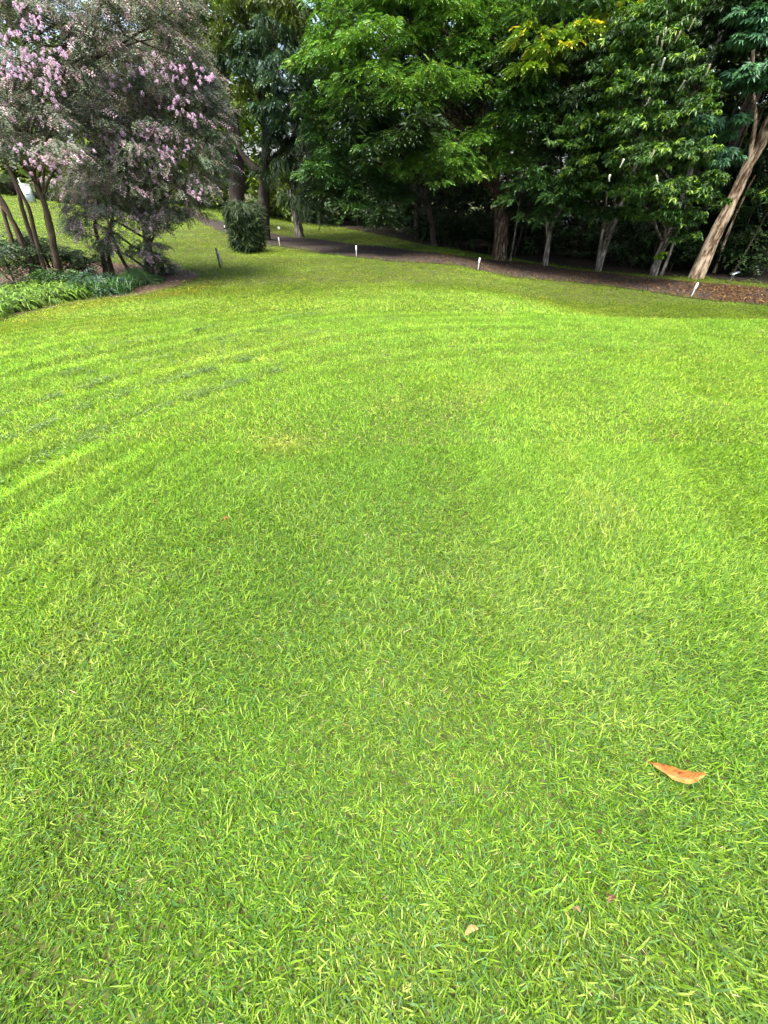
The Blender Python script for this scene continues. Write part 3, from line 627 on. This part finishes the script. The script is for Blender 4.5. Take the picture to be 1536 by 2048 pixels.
# 10: mid trees filling the middle of the wood edge
root, mbx, cl, Ps = tree('edge_tree', 'dark slender tree at the wood edge behind the middle of the drive', (868, 492), None,
    [(862, 440, 0), (852, 390, .1), (846, 300, .2), (850, 150, .2)], 0.12, 0.07, M['bark_dark'],
    [(640, 360, 19, 46, 30, 'mid'), (660, 400, 19, 46, 26, 'dark'), (700, 400, 19, 46, 26, 'mid'), (760, 320, 18, 50, 34, 'mid'), (800, 290, 18, 60, 34, 'dark'), (770, 440, 18.5, 40, 24, 'dark'), (720, 250, 18.5, 60, 34, 'dark'), (830, 270, 17.5, 46, 30, 'dark')],
    'pinnate', 'mid', M['leaf'], dens=140, sc=.85, droop=.18, limbs=7, top=(.2, .2, 4))
for q in range(4): shade_canopy(mbx, Ps[-1]+np.array([rng.uniform(-3, 3), rng.uniform(-1, 2), rng.uniform(-.5, 2)]), (1.7, 1.5, 0.9), 50, 'mid')
crown_part(root, mbx, M['leaf'])

# ------------------------------------------------------------------ the wood behind: individual trees, slender stems, far mass
def front_at(s): return FLs[int(np.clip(s, 0, 1)*119)]
bt = []
for i in range(34):
    s = (i+0.5)/34; f = front_at(0.04+s*0.96)
    for tr_ in range(20):
        dd = 1.6+rng.random()**1.2*16; p = f+nb*dd+rng.normal(0, .7, 2)
        if all(np.hypot(*(p-q)) > 1.5 for q in bt): break
    bt.append(p)
for i, p in enumerate(bt):
    b = np.array([p[0], p[1], float(G(p[0], p[1]))]); H = rng.uniform(8.5, 12)
    root = thing('woodland_tree', b, 'dark trunked tree standing in the shade of the wood behind the drive', 'tree', 'dark trees inside the wood')
    P = [b-np.array([0, 0, .1]), b+np.array([rng.normal(0, .2), rng.normal(0, .2), H*.35]), b+np.array([rng.normal(0, .5), rng.normal(0, .5), H*.8])]
    trunk_part(root, P, rng.uniform(.09, .2), .06, M['bark_dark'], 8, .12, 12)
    mbx = MB()
    for k in range(10):
        z = H*(0.14+0.86*(k+.5)/10); rr = rng.uniform(1.3, 2.0)
        c = b+np.array([rng.normal(0, 1.1), rng.normal(0, 1.1), z])
        vis = z < 1.5+0.27*b[1]
        pad(mbx, c, (rr, rr, .6), 110 if vis else 120, 'coarse' if vis else 'big', PAL[['dark', 'mid', 'dark', 'olive'][i % 4]], 0.75 if vis else .9, .35)  # upper pads out of view are thickened as a roof shading the wood
        if k in (1, 3, 5): limb_part(root, b+np.array([0, 0, z*.8]), c, .05, .015, M['bark_dark'])
    crown_part(root, mbx, M['leaf'])
# slender upright stems in the dark between drive and trees
for i in range(46):
    px = rng.uniform(690, 1000) if i < 32 else rng.uniform(1000, 1530); f = gp(px, float(np.interp(px, [690, 850, 1000, 1536], [462, 489, 515, 569])))
    p = f[:2]+nb*rng.uniform(.3, 3.5); b = np.array([p[0], p[1], float(G(*p))]); H = rng.uniform(2.5, 5)
    root = thing('understorey_sapling', b, 'slender upright understorey stem in the deep shade at the wood edge', 'sapling', 'slender stems at the wood edge')
    trunk_part(root, [b-np.array([0, 0, .05]), b+np.array([rng.normal(0, .1), rng.normal(0, .1), H*.5]), b+np.array([rng.normal(0, .25), rng.normal(0, .25), H])], rng.uniform(.015, .035), .008, M['bark_dark'], 5, .05, 8, 'stem')
    mbx = MB()
    for k in range(5): pad(mbx, b+np.array([rng.normal(0, .3), rng.normal(0, .3), H*(.12+.2*k)]), (.35, .35, .3), 9, 'twig', PAL['dark'], 1.6, .3)
    crown_part(root, mbx, M['leaf'], 'leaves')
# low undergrowth and the far wood read as masses
mbx = MB()
for i in range(420):
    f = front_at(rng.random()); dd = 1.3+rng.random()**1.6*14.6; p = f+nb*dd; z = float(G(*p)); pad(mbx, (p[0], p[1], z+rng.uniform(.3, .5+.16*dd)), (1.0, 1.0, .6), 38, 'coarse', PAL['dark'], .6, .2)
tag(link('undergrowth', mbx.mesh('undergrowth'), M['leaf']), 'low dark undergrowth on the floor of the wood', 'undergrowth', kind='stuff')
mbx = MB()
n = 26000
sx = rng.uniform(-50, 62, n); depth = rng.uniform(0, 8, n); yy = np.where(sx < -6, 36, np.where(sx > 12, 33-(sx-12)*.62, np.where(sx < 0, 36-(sx+6)*.5, 33)))+depth
zt = np.where(sx < -6, 12.0, 15.0); zz = rng.random(n)**.85*zt
gap = fbm(sx*.45, zz*.45, 77); k = ~((sx < -4) & (zz > 3.5) & (gap > .58)); sx, yy, zz = sx[k], yy[k], zz[k]; n = len(sx)
zz = zz+G(sx, yy)
cm = fbm(sx*.3+5, zz*.4, 81)[:, None]; left = (sx < -6)[:, None]
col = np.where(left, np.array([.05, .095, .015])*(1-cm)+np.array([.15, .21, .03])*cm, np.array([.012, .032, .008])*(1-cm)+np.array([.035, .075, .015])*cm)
fw = rng.normal(0, 1, (n, 3)); fw[:, 2] = -.3
lowm = rng.random(n) < .5
scatter(mbx, 'coarse', np.stack([sx, yy, zz], -1)[lowm], fw[lowm], rng.uniform(1.0, 1.8, lowm.sum()), col[lowm])
scatter(mbx, 'big', np.stack([sx, yy+1.5, zz], -1)[~lowm], fw[~lowm], rng.uniform(.8, 1.2, (~lowm).sum()), col[~lowm])
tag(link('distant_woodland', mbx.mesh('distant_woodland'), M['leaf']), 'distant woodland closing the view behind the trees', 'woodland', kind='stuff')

# ------------------------------------------------------------------ pink flowering trees at the left
pk = []
for v_ in range(3):
    f_ = MB()
    for i in range(85):
        tt = rng.random(); a = rng.uniform(0, 6.28); q = np.array([0, 0, tt*.17])+np.array([math.cos(a), math.sin(a), 0])*(.10*(1-tt*.55))*rng.random()**.4
        d = rng.normal(0, 1, 3); d[2] = abs(d[2]); d /= np.linalg.norm(d); e = np.cross(d, rng.normal(0, 1, 3)); e /= np.linalg.norm(e); s_ = rng.uniform(.025, .042)
        c = np.array([.58, .36, .52])+np.array([.25, .32, .28])*rng.random() if rng.random() < .8 else np.array([.45, .2, .36])
        f_.add([q, q+d*s_*.5+e*s_*.45, q+d*s_, q+d*s_*.5-e*s_*.45], LF, np.clip(c, 0, .85))
    m_ = f_.mesh('flower_cluster'); m_.materials.append(M['petal']); pk.append(m_)
def flowers(root, pts, Yf, sc=1.0, per=3):
    for px, py in pts:
        for k in range(per):
            p = at(px+rng.normal(0, 19), py+rng.normal(0, 12), Yf+rng.uniform(-.2, .35))
            o = link('flower_cluster', pk[rng.integers(0, 3)], None, root); o.location = Vector(p)-root.location
            o.rotation_euler = (rng.uniform(-.6, .6), rng.uniform(-.9, .3), rng.uniform(0, 6)); s_ = sc*rng.uniform(.6, 1.1); o.scale = (s_, s_, s_)
YA = 13.2
root, mbx, cl, Ps = tree('pink_flowering_tree', 'pink flowering tree with drooping grey-green crown and trunks in the bark mulch', (300, 566), YA,
    [(298, 520, 0), (294, 470, 0.1), (280, 400, .2), (270, 320, .3)], 0.14, 0.06, M['bark_myrtle'],
    [(250, 205, YA-.2, 75, 42), (330, 185, YA-.2, 72, 38), (400, 225, YA, 50, 44), (425, 290, YA, 40, 46), (350, 300, YA-.6, 70, 46), (270, 290, YA-.9, 66, 40), (200, 265, YA-.6, 56, 40), (190, 330, YA-1, 60, 34), (265, 365, YA-1, 60, 40),
     (335, 380, YA-.8, 60, 40), (395, 360, YA-.3, 48, 44), (390, 420, YA-.2, 36, 34), (330, 440, YA-.7, 44, 30), (215, 410, YA-1, 50, 40), (175, 455, YA-.9, 42, 32), (270, 450, YA-.9, 50, 34), (160, 420, YA-.8, 30, 24), (225, 490, YA-.8, 40, 22), (300, 500, YA-.5, 36, 20), (320, 520, YA-.1, 14, 22),
     (340, 240, YA+.4, 70, 50), (260, 250, YA+.4, 70, 50), (440, 240, YA+.2, 26, 34), (455, 330, YA+.2, 22, 34), (190, 160, YA+.6, 60, 50), (290, 130, YA+.8, 70, 44), (370, 140, YA+.8, 60, 44), (240, 120, YA+.8, 60, 44), (430, 200, YA+.6, 30, 40), (160, 240, YA+.6, 50, 50), (130, 380, YA+.3, 40, 30), (300, 420, YA+.2, 70, 40), (200, 380, YA+.2, 60, 40)],
    'twig', 'myrtle', M['myrtle'], dens=330, sc=.85, droop=.55, limbs=14, limb_r=.035, bump=.1,
    extra_stems=[([(212, 556, -.3), (205, 510, -.3), (190, 450, -.3), (200, 380, -.2)], .075, .03), ([(225, 552, 0), (215, 500, 0), (225, 430, 0), (240, 340, 0)], .07, .03), ([(262, 545, .2), (235, 500, .1), (222, 460, 0), (200, 400, 0)], .05, .025)])
crown_part(root, mbx, M['myrtle'])
flowers(root, [(190, 285), (230, 300), (250, 270), (265, 290), (290, 268), (300, 300), (330, 290), (345, 320), (280, 320), (235, 325), (310, 330), (355, 310), (285, 120+20), (320, 150), (350, 145), (395, 145), (415, 165), (225, 165), (240, 175), (185, 420), (270, 440), (280, 460), (295, 365), (390, 380), (340, 215), (380, 240), (200, 300), (215, 285)], YA-1.25, .46, 8)
YB = 11.8
root, mbx, cl, Ps = tree('multi_stemmed_flowering_tree', 'multi-stemmed pink flowering tree with dark slanting stems at the far left', (112, 556), YB,
    [(108, 500, 0), (98, 440, 0), (80, 380, 0), (55, 330, .1), (30, 250, .2)], 0.075, 0.04, M['bark_myrtle'],
    [(40, 60, YB, 76, 44), (130, 70, YB, 76, 44), (215, 85, YB+.3, 66, 40), (300, 60, YB+1, 70, 40), (360, 95, YB+1.2, 50, 44), (60, 150, YB-.3, 72, 42), (150, 165, YB, 62, 40), (20, 225, YB-.4, 60, 42), (100, 240, YB-.4, 56, 40), (15, 295, YB-.6, 50, 28),
     (130, 315, YB-.8, 56, 28), (70, 300, YB-.6, 46, 22), (175, 230, YB, 50, 36), (380, 165, YB+1.5, 40, 34), (250, 20, YB+.4, 70, 34), (80, 10, YB, 80, 36), (170, 20, YB+.2, 70, 34), (340, 10, YB+1, 70, 34), (-40, 120, YB, 70, 60), (-40, 260, YB, 60, 60)],
    'twig', 'myrtle', M['myrtle'], dens=300, sc=.85, droop=.55, limbs=12, limb_r=.03, bump=.1, top=(-.4, .2, 2),
    extra_stems=[([(60, 540, -.2), (40, 480, -.2), (10, 410, -.2), (-30, 350, -.2)], .06, .035), ([(66, 535, 0), (50, 490, 0), (18, 430, 0), (-10, 395, 0), (-60, 330, 0)], .055, .03), ([(78, 535, .1), (65, 480, .1), (45, 420, .1), (35, 380, .1), (10, 320, .2)], .055, .03),
                 ([(76, 530, -.1), (70, 470, -.1), (58, 420, -.1), (42, 385, -.1), (0, 300, 0)], .05, .03), ([(112, 530, .1), (98, 460, .1), (88, 410, .1), (72, 370, .1), (60, 250, .2)], .05, .03), ([(36, 520, 0), (14, 450, 0), (0, 400, 0), (-30, 330, 0)], .05, .03)])
crown_part(root, mbx, M['myrtle'])
flowers(root, [(100, 335), (80, 325), (125, 325), (145, 330), (105, 150), (110, 118), (85, 165), (100, 190), (60, 130), (40, 110), (25, 140), (80, 60), (50, 35), (70, 90), (20, 70), (10, 150), (135, 320), (115, 350), (150, 300), (60, 310)], YB-1.05, .42, 9)

# ------------------------------------------------------------------ planting bed, shrubs, hedge
def strappy(mb, p, n, L, wd, pal, arch=1.0, up=1.1):
    """arching sword leaves from one crown"""
    for i in range(n):
        a = rng.uniform(0, 6.28); l = L*rng.uniform(.7, 1.2); e = up*rng.uniform(.7, 1.25); q = np.array(p)+np.array([rng.normal(0, .06), rng.normal(0, .06), 0])
        hd = np.array([math.cos(a), math.sin(a), 0]); sd = np.array([-math.sin(a), math.cos(a), 0]); pts = [q]; segs = 5
        for s in range(segs):
            ee = e-arch*2.0*((s+.5)/segs)**1.5; q = q+(l/segs)*(hd*math.cos(ee)+np.array([0, 0, 1])*math.sin(ee)); pts.append(q)
        W = wd*np.array([.6, 1, 1.05, .9, .6, .04])*rng.uniform(.8, 1.2); V = []
        for s in range(segs+1): V += [pts[s]-sd*W[s]/2, pts[s]+sd*W[s]/2]
        c = (np.array(pal[0])*(1-rng.random())+np.array(pal[1])*rng.random())*rng.uniform(.8, 1.25)
        mb.add(V, np.array([[2*s, 2*s+1, 2*s+3, 2*s+2] for s in range(segs)]), c)
mbx = MB()
for i in range(230):
    px = rng.uniform(-70, 165); e = np.interp(px, [-60, 0, 60, 130, 200], [660, 640, 626, 611, 599]); p = gp(px, e-4-rng.random()*38)
    strappy(mbx, (p[0], p[1], p[2]), 22, .5, .03, [(.05, .115, .012), (.12, .205, .02)], 1.35, 1.25)
tag(link('arching_groundcover', mbx.mesh('arching_groundcover'), M['leaf']), 'bright green arching strap-leaved plants massed along the left lawn edge', 'groundcover', kind='stuff')
mbx = MB()
for i in range(70):
    px = rng.uniform(150, 272); e = np.interp(px, [130, 200, 270], [611, 599, 592]); p = gp(px, e-3-rng.random()*22)
    strappy(mbx, p, 12, .4, .024, [(.03, .09, .02), (.065, .15, .035)], .6, 1.3)
tag(link('upright_groundcover', mbx.mesh('upright_groundcover'), M['leaf']), 'darker upright sword-leaved plants between the arching plants and the mulch', 'groundcover', kind='stuff')
for px, py, rx, rz, kd, pl, lb in [(10, 528, 60, 50, 'twig', 'dark', 'dark leafy shrub at the far left edge behind the arching plants'),
                                   (95, 522, 44, 46, 'twig', 'dark', 'dark shrub around the foot of the slanting dark stems'),
                                   (165, 528, 36, 36, 'twig', 'dark', 'rounded dark shrub between the two flowering trees'),
                                   (200, 570, 52, 20, 'twig', 'bluegreen', 'low grey-green mounded shrub below the pale stems'),
                                   (265, 548, 24, 22, 'droop', 'mid', 'fern-like tuft left of the pale trunk in the mulch'),
                                   (318, 530, 14, 20, 'twig', 'dark', 'small upright shrub right of the trunk in the mulch'),
                                   (120, 565, 40, 20, 'twig', 'mid', 'leafy shrub rising behind the arching plants')]:
    Yb = gp(px, min(py+rz, 600))[1]+.2; c = at(px, py, Yb); m = ppm(px, py, Yb); b = np.array([c[0], c[1], float(G(c[0], c[1]))])
    root = thing('shrub', b, lb, 'shrub', 'shrubs in the left bed'); mbx = MB(); R = np.array([rx, rx*.8, rz])*m
    pad(mbx, c, R, int(330*R[0]*R[2]*2+60), kd, PAL[pl], 1.1 if kd == 'twig' else .8, .3)
    crown_part(root, mbx, M['leaf'], 'foliage')
    for k in range(3): trunk_part(root, [b-np.array([0, 0, .03]), b+np.array([rng.normal(0, .1), rng.normal(0, .1), R[2]]), c+np.array([rng.normal(0, R[0]*.4), 0, R[2]*.4])], .02, .008, M['bark_dark'], 5, .05, 6, 'stem')
# mulch chips
n = 2600; mbx = MB()
k = rng.integers(0, len(BD), n); l = rng.random(n); p = BE[k]*(1-l[:, None])+BBs[k]*l[:, None]+rng.normal(0, .08, (n, 2))
a = rng.uniform(0, 6.28, n); c = np.where((rng.random(n) < .25)[:, None], np.array([.34, .25, .19]), np.array([.09, .055, .04]))*(.6+.8*rng.random((n, 1)))
V, F, C = blades(p[:, 0], p[:, 1], rng.uniform(.03, .08, n), rng.uniform(.015, .035, n), a, rng.uniform(-.1, .4, n), rng.uniform(-.2, .3, n), c, c, 2); V[:, 2] += .025
mbx.add(V, F, C); tag(link('bark_chips', mbx.mesh('bark_chips'), M['dry']), 'scattered bark chips and dead leaves on the mulch bed', 'mulch', kind='stuff')
# leaf litter on the drive, thickest at the right
n = 60000; k = (rng.random(n)**1.5*118).astype(int); l = rng.random(n); keep = rng.random(n) < np.clip(1.3-k/66.0, .05, 1)*(.4+.9*fbm(k*.25, l*4, 91)); k, l = k[keep], l[keep]; n = len(k)
p = NEs[k]*(1-l[:, None])+FEs[k]*l[:, None]+(NEs[np.minimum(k+1, 159)]-NEs[k])*rng.random((n, 1))
a = rng.uniform(0, 6.28, n); r_ = rng.random((n, 1))
c = np.where(r_ < .55, np.array([.075, .036, .014]), np.where(r_ < .88, np.array([.04, .022, .012]), np.array([.22, .125, .025])))*(.6+.8*rng.random((n, 1)))
V, F, C = blades(p[:, 0], p[:, 1], rng.uniform(.03, .075, n), rng.uniform(.018, .034, n), a, rng.uniform(-.1, .5, n), rng.uniform(-.4, .6, n), c, c, 1); V[:, 2] += .03
mbx = MB(); mbx.add(V, F, C); tag(link('leaf_litter', mbx.mesh('leaf_litter'), M['dry']), 'fallen brown and orange leaves covering the drive', 'leaf litter', kind='stuff')
# weeping shrub beside the drive
b = gp(500, 505); m = ppm(500, 480, b[1]); root = thing('weeping_shrub', b, 'dense dark weeping shrub with hanging narrow leaves beside the drive', 'shrub')
mbx = MB(); n = 1500
a = rng.uniform(0, 6.28, n); hh = rng.random(n)**.8; R = 26*m*np.sqrt(np.clip(1-((hh-.55)/.68)**2, .05, 1))*rng.uniform(.5, 1.1, n)*(.8+.4*fbm(a*1.2, hh*3, 17))
p = np.stack([b[0]+np.cos(a)*R, b[1]+np.sin(a)*R, b[2]+.3+hh*(84*m-.35)], -1)
fw = np.stack([np.cos(a)*.5+rng.normal(0, .2, n), np.sin(a)*.5+rng.normal(0, .2, n), -.9+.8*(hh > .85)], -1)
q = rng.random((n, 1)); col = (np.array([.014, .035, .01])*(1-q)+np.array([.05, .09, .022])*q)*rng.uniform(.7, 1.3, (n, 1))
scatter(mbx, 'sword', p, fw, rng.uniform(.6, 1.0, n), col*.8, .6); crown_part(root, mbx, M['leaf'], 'foliage')
for k in range(7): trunk_part(root, [b+np.array([rng.normal(0, .15), rng.normal(0, .15), -.05]), b+np.array([rng.normal(0, .2), rng.normal(0, .2), 1.0]), b+np.array([rng.normal(0, .35), rng.normal(0, .3), 1.7])], .025, .01, M['bark_dark'], 5, .05, 7, 'stem')
# clipped hedges on the far left rise
for x0, x1, lb in [(-60, 34, 'clipped dark hedge left of the white box on the far rise'), (72, 168, 'clipped dark hedge right of the white box on the far rise'), (170, 330, 'clipped hedge on the rise seen through the pink flowering crown')]:
    Yh = 28.5; A = at(x0, 392, Yh); B = at(x1, 392, Yh); zb = float(G((A[0]+B[0])/2, Yh)); m = ppm((x0+x1)/2, 390, Yh); h = 22*m
    root = thing('hedge', ((A[0]+B[0])/2, Yh, zb), lb, 'hedge', 'clipped hedges on the far rise'); mbx = MB(); W_ = B[0]-A[0]; n = int(W_*260)
    face = rng.random(n); x = rng.uniform(A[0], B[0], n); top_ = face < .45
    y = np.where(top_, rng.uniform(Yh-.4, Yh+.4, n), Yh-.4+rng.normal(0, .05, n)); z = zb+np.where(top_, h+rng.normal(0, .03, n), rng.uniform(-.2, h, n))
    q = rng.random((n, 1)); col = np.array([.025, .05, .015])*(1-q)+np.array([.06, .1, .025])*q
    scatter(mbx, 'twig', np.stack([x, y, z], -1), np.stack([rng.normal(0, 1, n), rng.normal(-.4, .6, n), rng.normal(.2, .4, n)], -1), rng.uniform(.8, 1.3, n), col)
    crown_part(root, mbx, M['leaf'], 'foliage')
    V, F = box_vf((0, .05, h*.5-.15), (W_/2-.05, .3, h*.5)); link('hedge_core', make_mesh('hedge_core', V, F), M['floor'], root)

# ------------------------------------------------------------------ small things
def lathe(prof, seg=12):
    a = np.linspace(0, 2*math.pi, seg, endpoint=False); V = np.concatenate([np.stack([r*np.cos(a), r*np.sin(a), np.full(seg, z)], -1) for r, z in prof])
    n = len(prof); F = [[i*seg+j, i*seg+(j+1) % seg, (i+1)*seg+(j+1) % seg, (i+1)*seg+j] for i in range(n-1) for j in range(seg)]
    return V, np.array(F)
# white marker stakes: slim post, wider rounded head
pv = lathe([(0, -.08), (.014, -.06), (.014, .21), (.014, .215)], 10); hv = lathe([(.014, .2), (.024, .212), (.027, .24), (.027, .34), (.022, .362), (.010, .374), (0, .376)], 12)
pm = make_mesh('post', *pv, None, True); hm = make_mesh('head', *hv, None, True); pm.materials.append(M['white']); hm.materials.append(M['white'])
for (px, py, s_, tilt), lb in zip([(1382, 594, 1.0, .05), (956, 540, 1.0, .02), (713, 514, 1.0, 0), (560, 493, .95, -.03), (452, 467, .95, 0)],
        ['nearest white marker stake, in front of the thick pale trunk', 'white marker stake left of the shaggy brown trunk', 'white marker stake midway along the drive edge', 'slim white marker stake right of the weeping shrub', 'faint grey-white stake left of the weeping shrub by the drive']):
    b = gp(px, py); root = thing('marker_stake', b, lb, 'marker', 'white stakes along the drive'); root.scale = (s_*1.15, s_*1.15, s_); root.rotation_euler = (0, tilt, 0)
    link('post', pm, None, root); link('head', hm, None, root)
# garden spotlights
def spotlight(px, py, lb, r, yaw, pitch, h, face='lens'):
    b = gp(px, py); root = thing('garden_spotlight', b, lb, 'spotlight', 'garden spotlights')
    V, F = lathe([(0, -.05), (.012, -.04), (.012, h), (0, h+.005)], 8); link('stake', make_mesh('stake', V, F, None, True), M['black'], root)
    Rm = rotz(yaw) @ rotx(pitch)
    V, F = lathe([(0, .09), (r*.55, .085), (r*.8, .05), (r, -.06), (r, -.075), (r*.93, -.075)], 14); V = (V @ rotx(-math.pi/2).T) @ Rm.T
    ho = link('housing', make_mesh('housing', V+[0, 0, h+r*.7], F, None, True), M['black'], root)
    V, F = lathe([(r*.95, -.07), (r*.6, -.078), (0, -.08)], 14); V = (V @ rotx(-math.pi/2).T) @ Rm.T
    link('lens', make_mesh('lens', V+[0, 0, h+r*.7], F, None, True), M['lens'], root)
    V, F = box_vf((0, 0, h+.01), (.03, .03, .015)); link('bracket', make_mesh('bracket', V, F), M['black'], root)
spotlight(540, 494, 'small white-faced spotlight at the foot of the weeping shrub', .07, .5, .6, .05)
spotlight(559, 462, 'white-faced spotlight on the grass across the drive', .085, 0, .1, .1)
# flat-headed lamp at the right
b = gp(1458, 567); root = thing('flat_lamp', b, 'thin dark stake with flat grey lamp head at the right wood edge', 'lamp')
V, F = lathe([(0, -.05), (.008, -.04), (.008, .24), (0, .245)], 8); link('stake', make_mesh('stake', V, F, None, True), M['steel'], root)
V, F = box_vf((0.03, 0, .30), (.115, .07, .012), roty(-.32)); link('head', make_mesh('head', V, F), M['steel'], root)
V, F = box_vf((0.0, 0, .25), (.03, .03, .045), roty(-.1)); link('bracket', make_mesh('bracket', V, F), M['steel'], root)
# dark green post with something tied to it
b = gp(441, 537); root = thing('dark_post', b, 'dark green post with a pale grey fitting tied to its side on the lawn', 'post')
V, F = box_vf((0, 0, .24), (.022, .022, .33)); link('post', make_mesh('post', V, F), M['post'], root)
V, F = tube_vf(smooth_path([(.045, -.01, .15), (.06, -.01, .28), (.055, -.01, .42), (.03, -.01, .46)], 10), [.02, .034, .036, .03, .028, .03, .032, .028, .02, .008], 9); link('fitting', make_mesh('fitting', V, F, None, True), M['tie'], root)
V, F = tube_vf(smooth_path([(.02, -.02, .28), (.09, -.02, .24), (.11, -.02, .16), (.08, -.02, .10)], 9), .009, 6); link('tap', make_mesh('tap', V, F, None, True), M['black'], root)
# short brown peg in the mulch
b = gp(378, 553); root = thing('short_peg', b, 'short brown wooden peg at the edge of the mulch', 'peg')
V, F = lathe([(0, -.04), (.02, -.03), (.021, .15), (.015, .165), (0, .166)], 8); link('shaft', make_mesh('shaft', V, F, None, True), M['bark_dark'], root)
# white cabinet on the far rise
Yc = 26.5; c = at(56, 391, Yc); b = np.array([c[0], c[1], float(G(c[0], c[1]))]); m = ppm(56, 372, Yc); root = thing('white_cabinet', b, 'white box cabinet standing on the far lawn behind the slanting stems', 'cabinet'); root.rotation_euler = (0, 0, .25)
hgt = 31*m; V, F = box_vf((0, 0, hgt*.43), (.2, .2, hgt*.43)); link('body', make_mesh('body', V, F), M['white_box'], root)
V, F = box_vf((0, 0, hgt*.885), (.215, .215, hgt*.03)); link('lid', make_mesh('lid', V, F), M['white_box'], root)
V, F = box_vf((.09, -.21, hgt*.42), (.09, .012, .02)); link('handle', make_mesh('handle', V, F), M['steel'], root)
V, F = lathe([(0, hgt*.9), (.022, hgt*.91), (.02, hgt*1.2), (0, hgt*1.21)], 8); link('pipe', make_mesh('pipe', V+[-.1, 0, 0], F, None, True), M['white'], root)
# fallen leaves on the near lawn
def fallen(px0, py0, px1, py1, wid, lift, lb, ca, cb, curl, stalk=True, name='fallen_leaf'):
    A = gp(px0, py0); B = gp(px1, py1); A[2] += lift; B[2] += lift; mid_ = (A+B)/2; d = B-A; L = np.linalg.norm(d); d /= L
    s = np.cross([0, 0, 1.0], d); s /= np.linalg.norm(s); u = np.cross(d, s); n = 22; mcol = []; V = []
    root = thing(name, mid_, lb, 'leaf')
    for i in range(n+1):
        t = i/n; wv = wid*0.5*(math.sin(math.pi*min(1, t*.96+.02))**.62)*(1-.30*t)
        cx = A+d*L*t-mid_+s*curl*(.5*math.sin(math.pi*t*1.15)-.25)+u*(.022*math.sin(math.pi*t)+.02*t**4)
        for j in range(7):
            q = (j-3)/3; V.append(cx+s*wv*q*(.8 if q > 0 else 1.)+u*(abs(q)**1.4*wv*(1.7 if q > 0 else .5)+.0035*math.sin(t*23+q*2)))
            k = .5*vnoise(np.array([t*14.]), np.array([q*3.]), 5)[0]**2+(.3 if abs(math.sin(t*30-abs(q)*2.2)) > .93 else 0)+(.6 if q > 0.05 else .05)
            if abs(q) < .02: k = .9
            mcol.append(np.array(ca)*(1-k)+np.array(cb)*k)
    F = np.array([[i*7+j, i*7+j+1, (i+1)*7+j+1, (i+1)*7+j] for i in range(n) for j in range(6)])
    link('blade', make_mesh('blade', V, F, np.array(mcol), True), M['dry'], root)
    if stalk:
        a = A-mid_+s*curl*-.25; V, F = tube_vf(smooth_path([a+d*.004, a-d*L*.09+u*.004, a-d*L*.2+u*.012], 8), np.linspace(.0022, .0013, 8), 6); link('stalk', make_mesh('stalk', V, F, np.tile(np.array(cb), (len(V), 1)), True), M['dry'], root)
fallen(1299, 1543, 1401, 1575, .04, .024, 'large orange-brown curled fallen leaf lying on the near lawn', (.5, .26, .07), (.19, .065, .014), -.055)
fallen(926, 1868, 950, 1854, .017, .024, 'tiny pale yellow fallen leaf at the bottom of the lawn', (.36, .3, .12), (.24, .18, .07), .01, False)
fallen(1183, 1664, 1189, 1678, .012, .02, 'tiny dark brown leaf fragment between the large leaf and the crumpled brown leaf', (.16, .09, .04), (.07, .04, .02), .004, False)
fallen(1136, 1818, 1150, 1826, .010, .02, 'tiny straw-coloured leaf fragment left of the small crumpled brown leaf', (.4, .31, .17), (.2, .13, .07), .004, False)
fallen(450, 1050, 461, 1047, .014, .02, 'tiny orange leaf fragment in the middle left of the lawn', (.42, .2, .05), (.22, .09, .03), .004, False)
fallen(1199, 1790, 1206, 1812, .02, .03, 'small crumpled brown leaf half sunk in grass below the large leaf', (.34, .22, .11), (.12, .07, .035), .014, False)
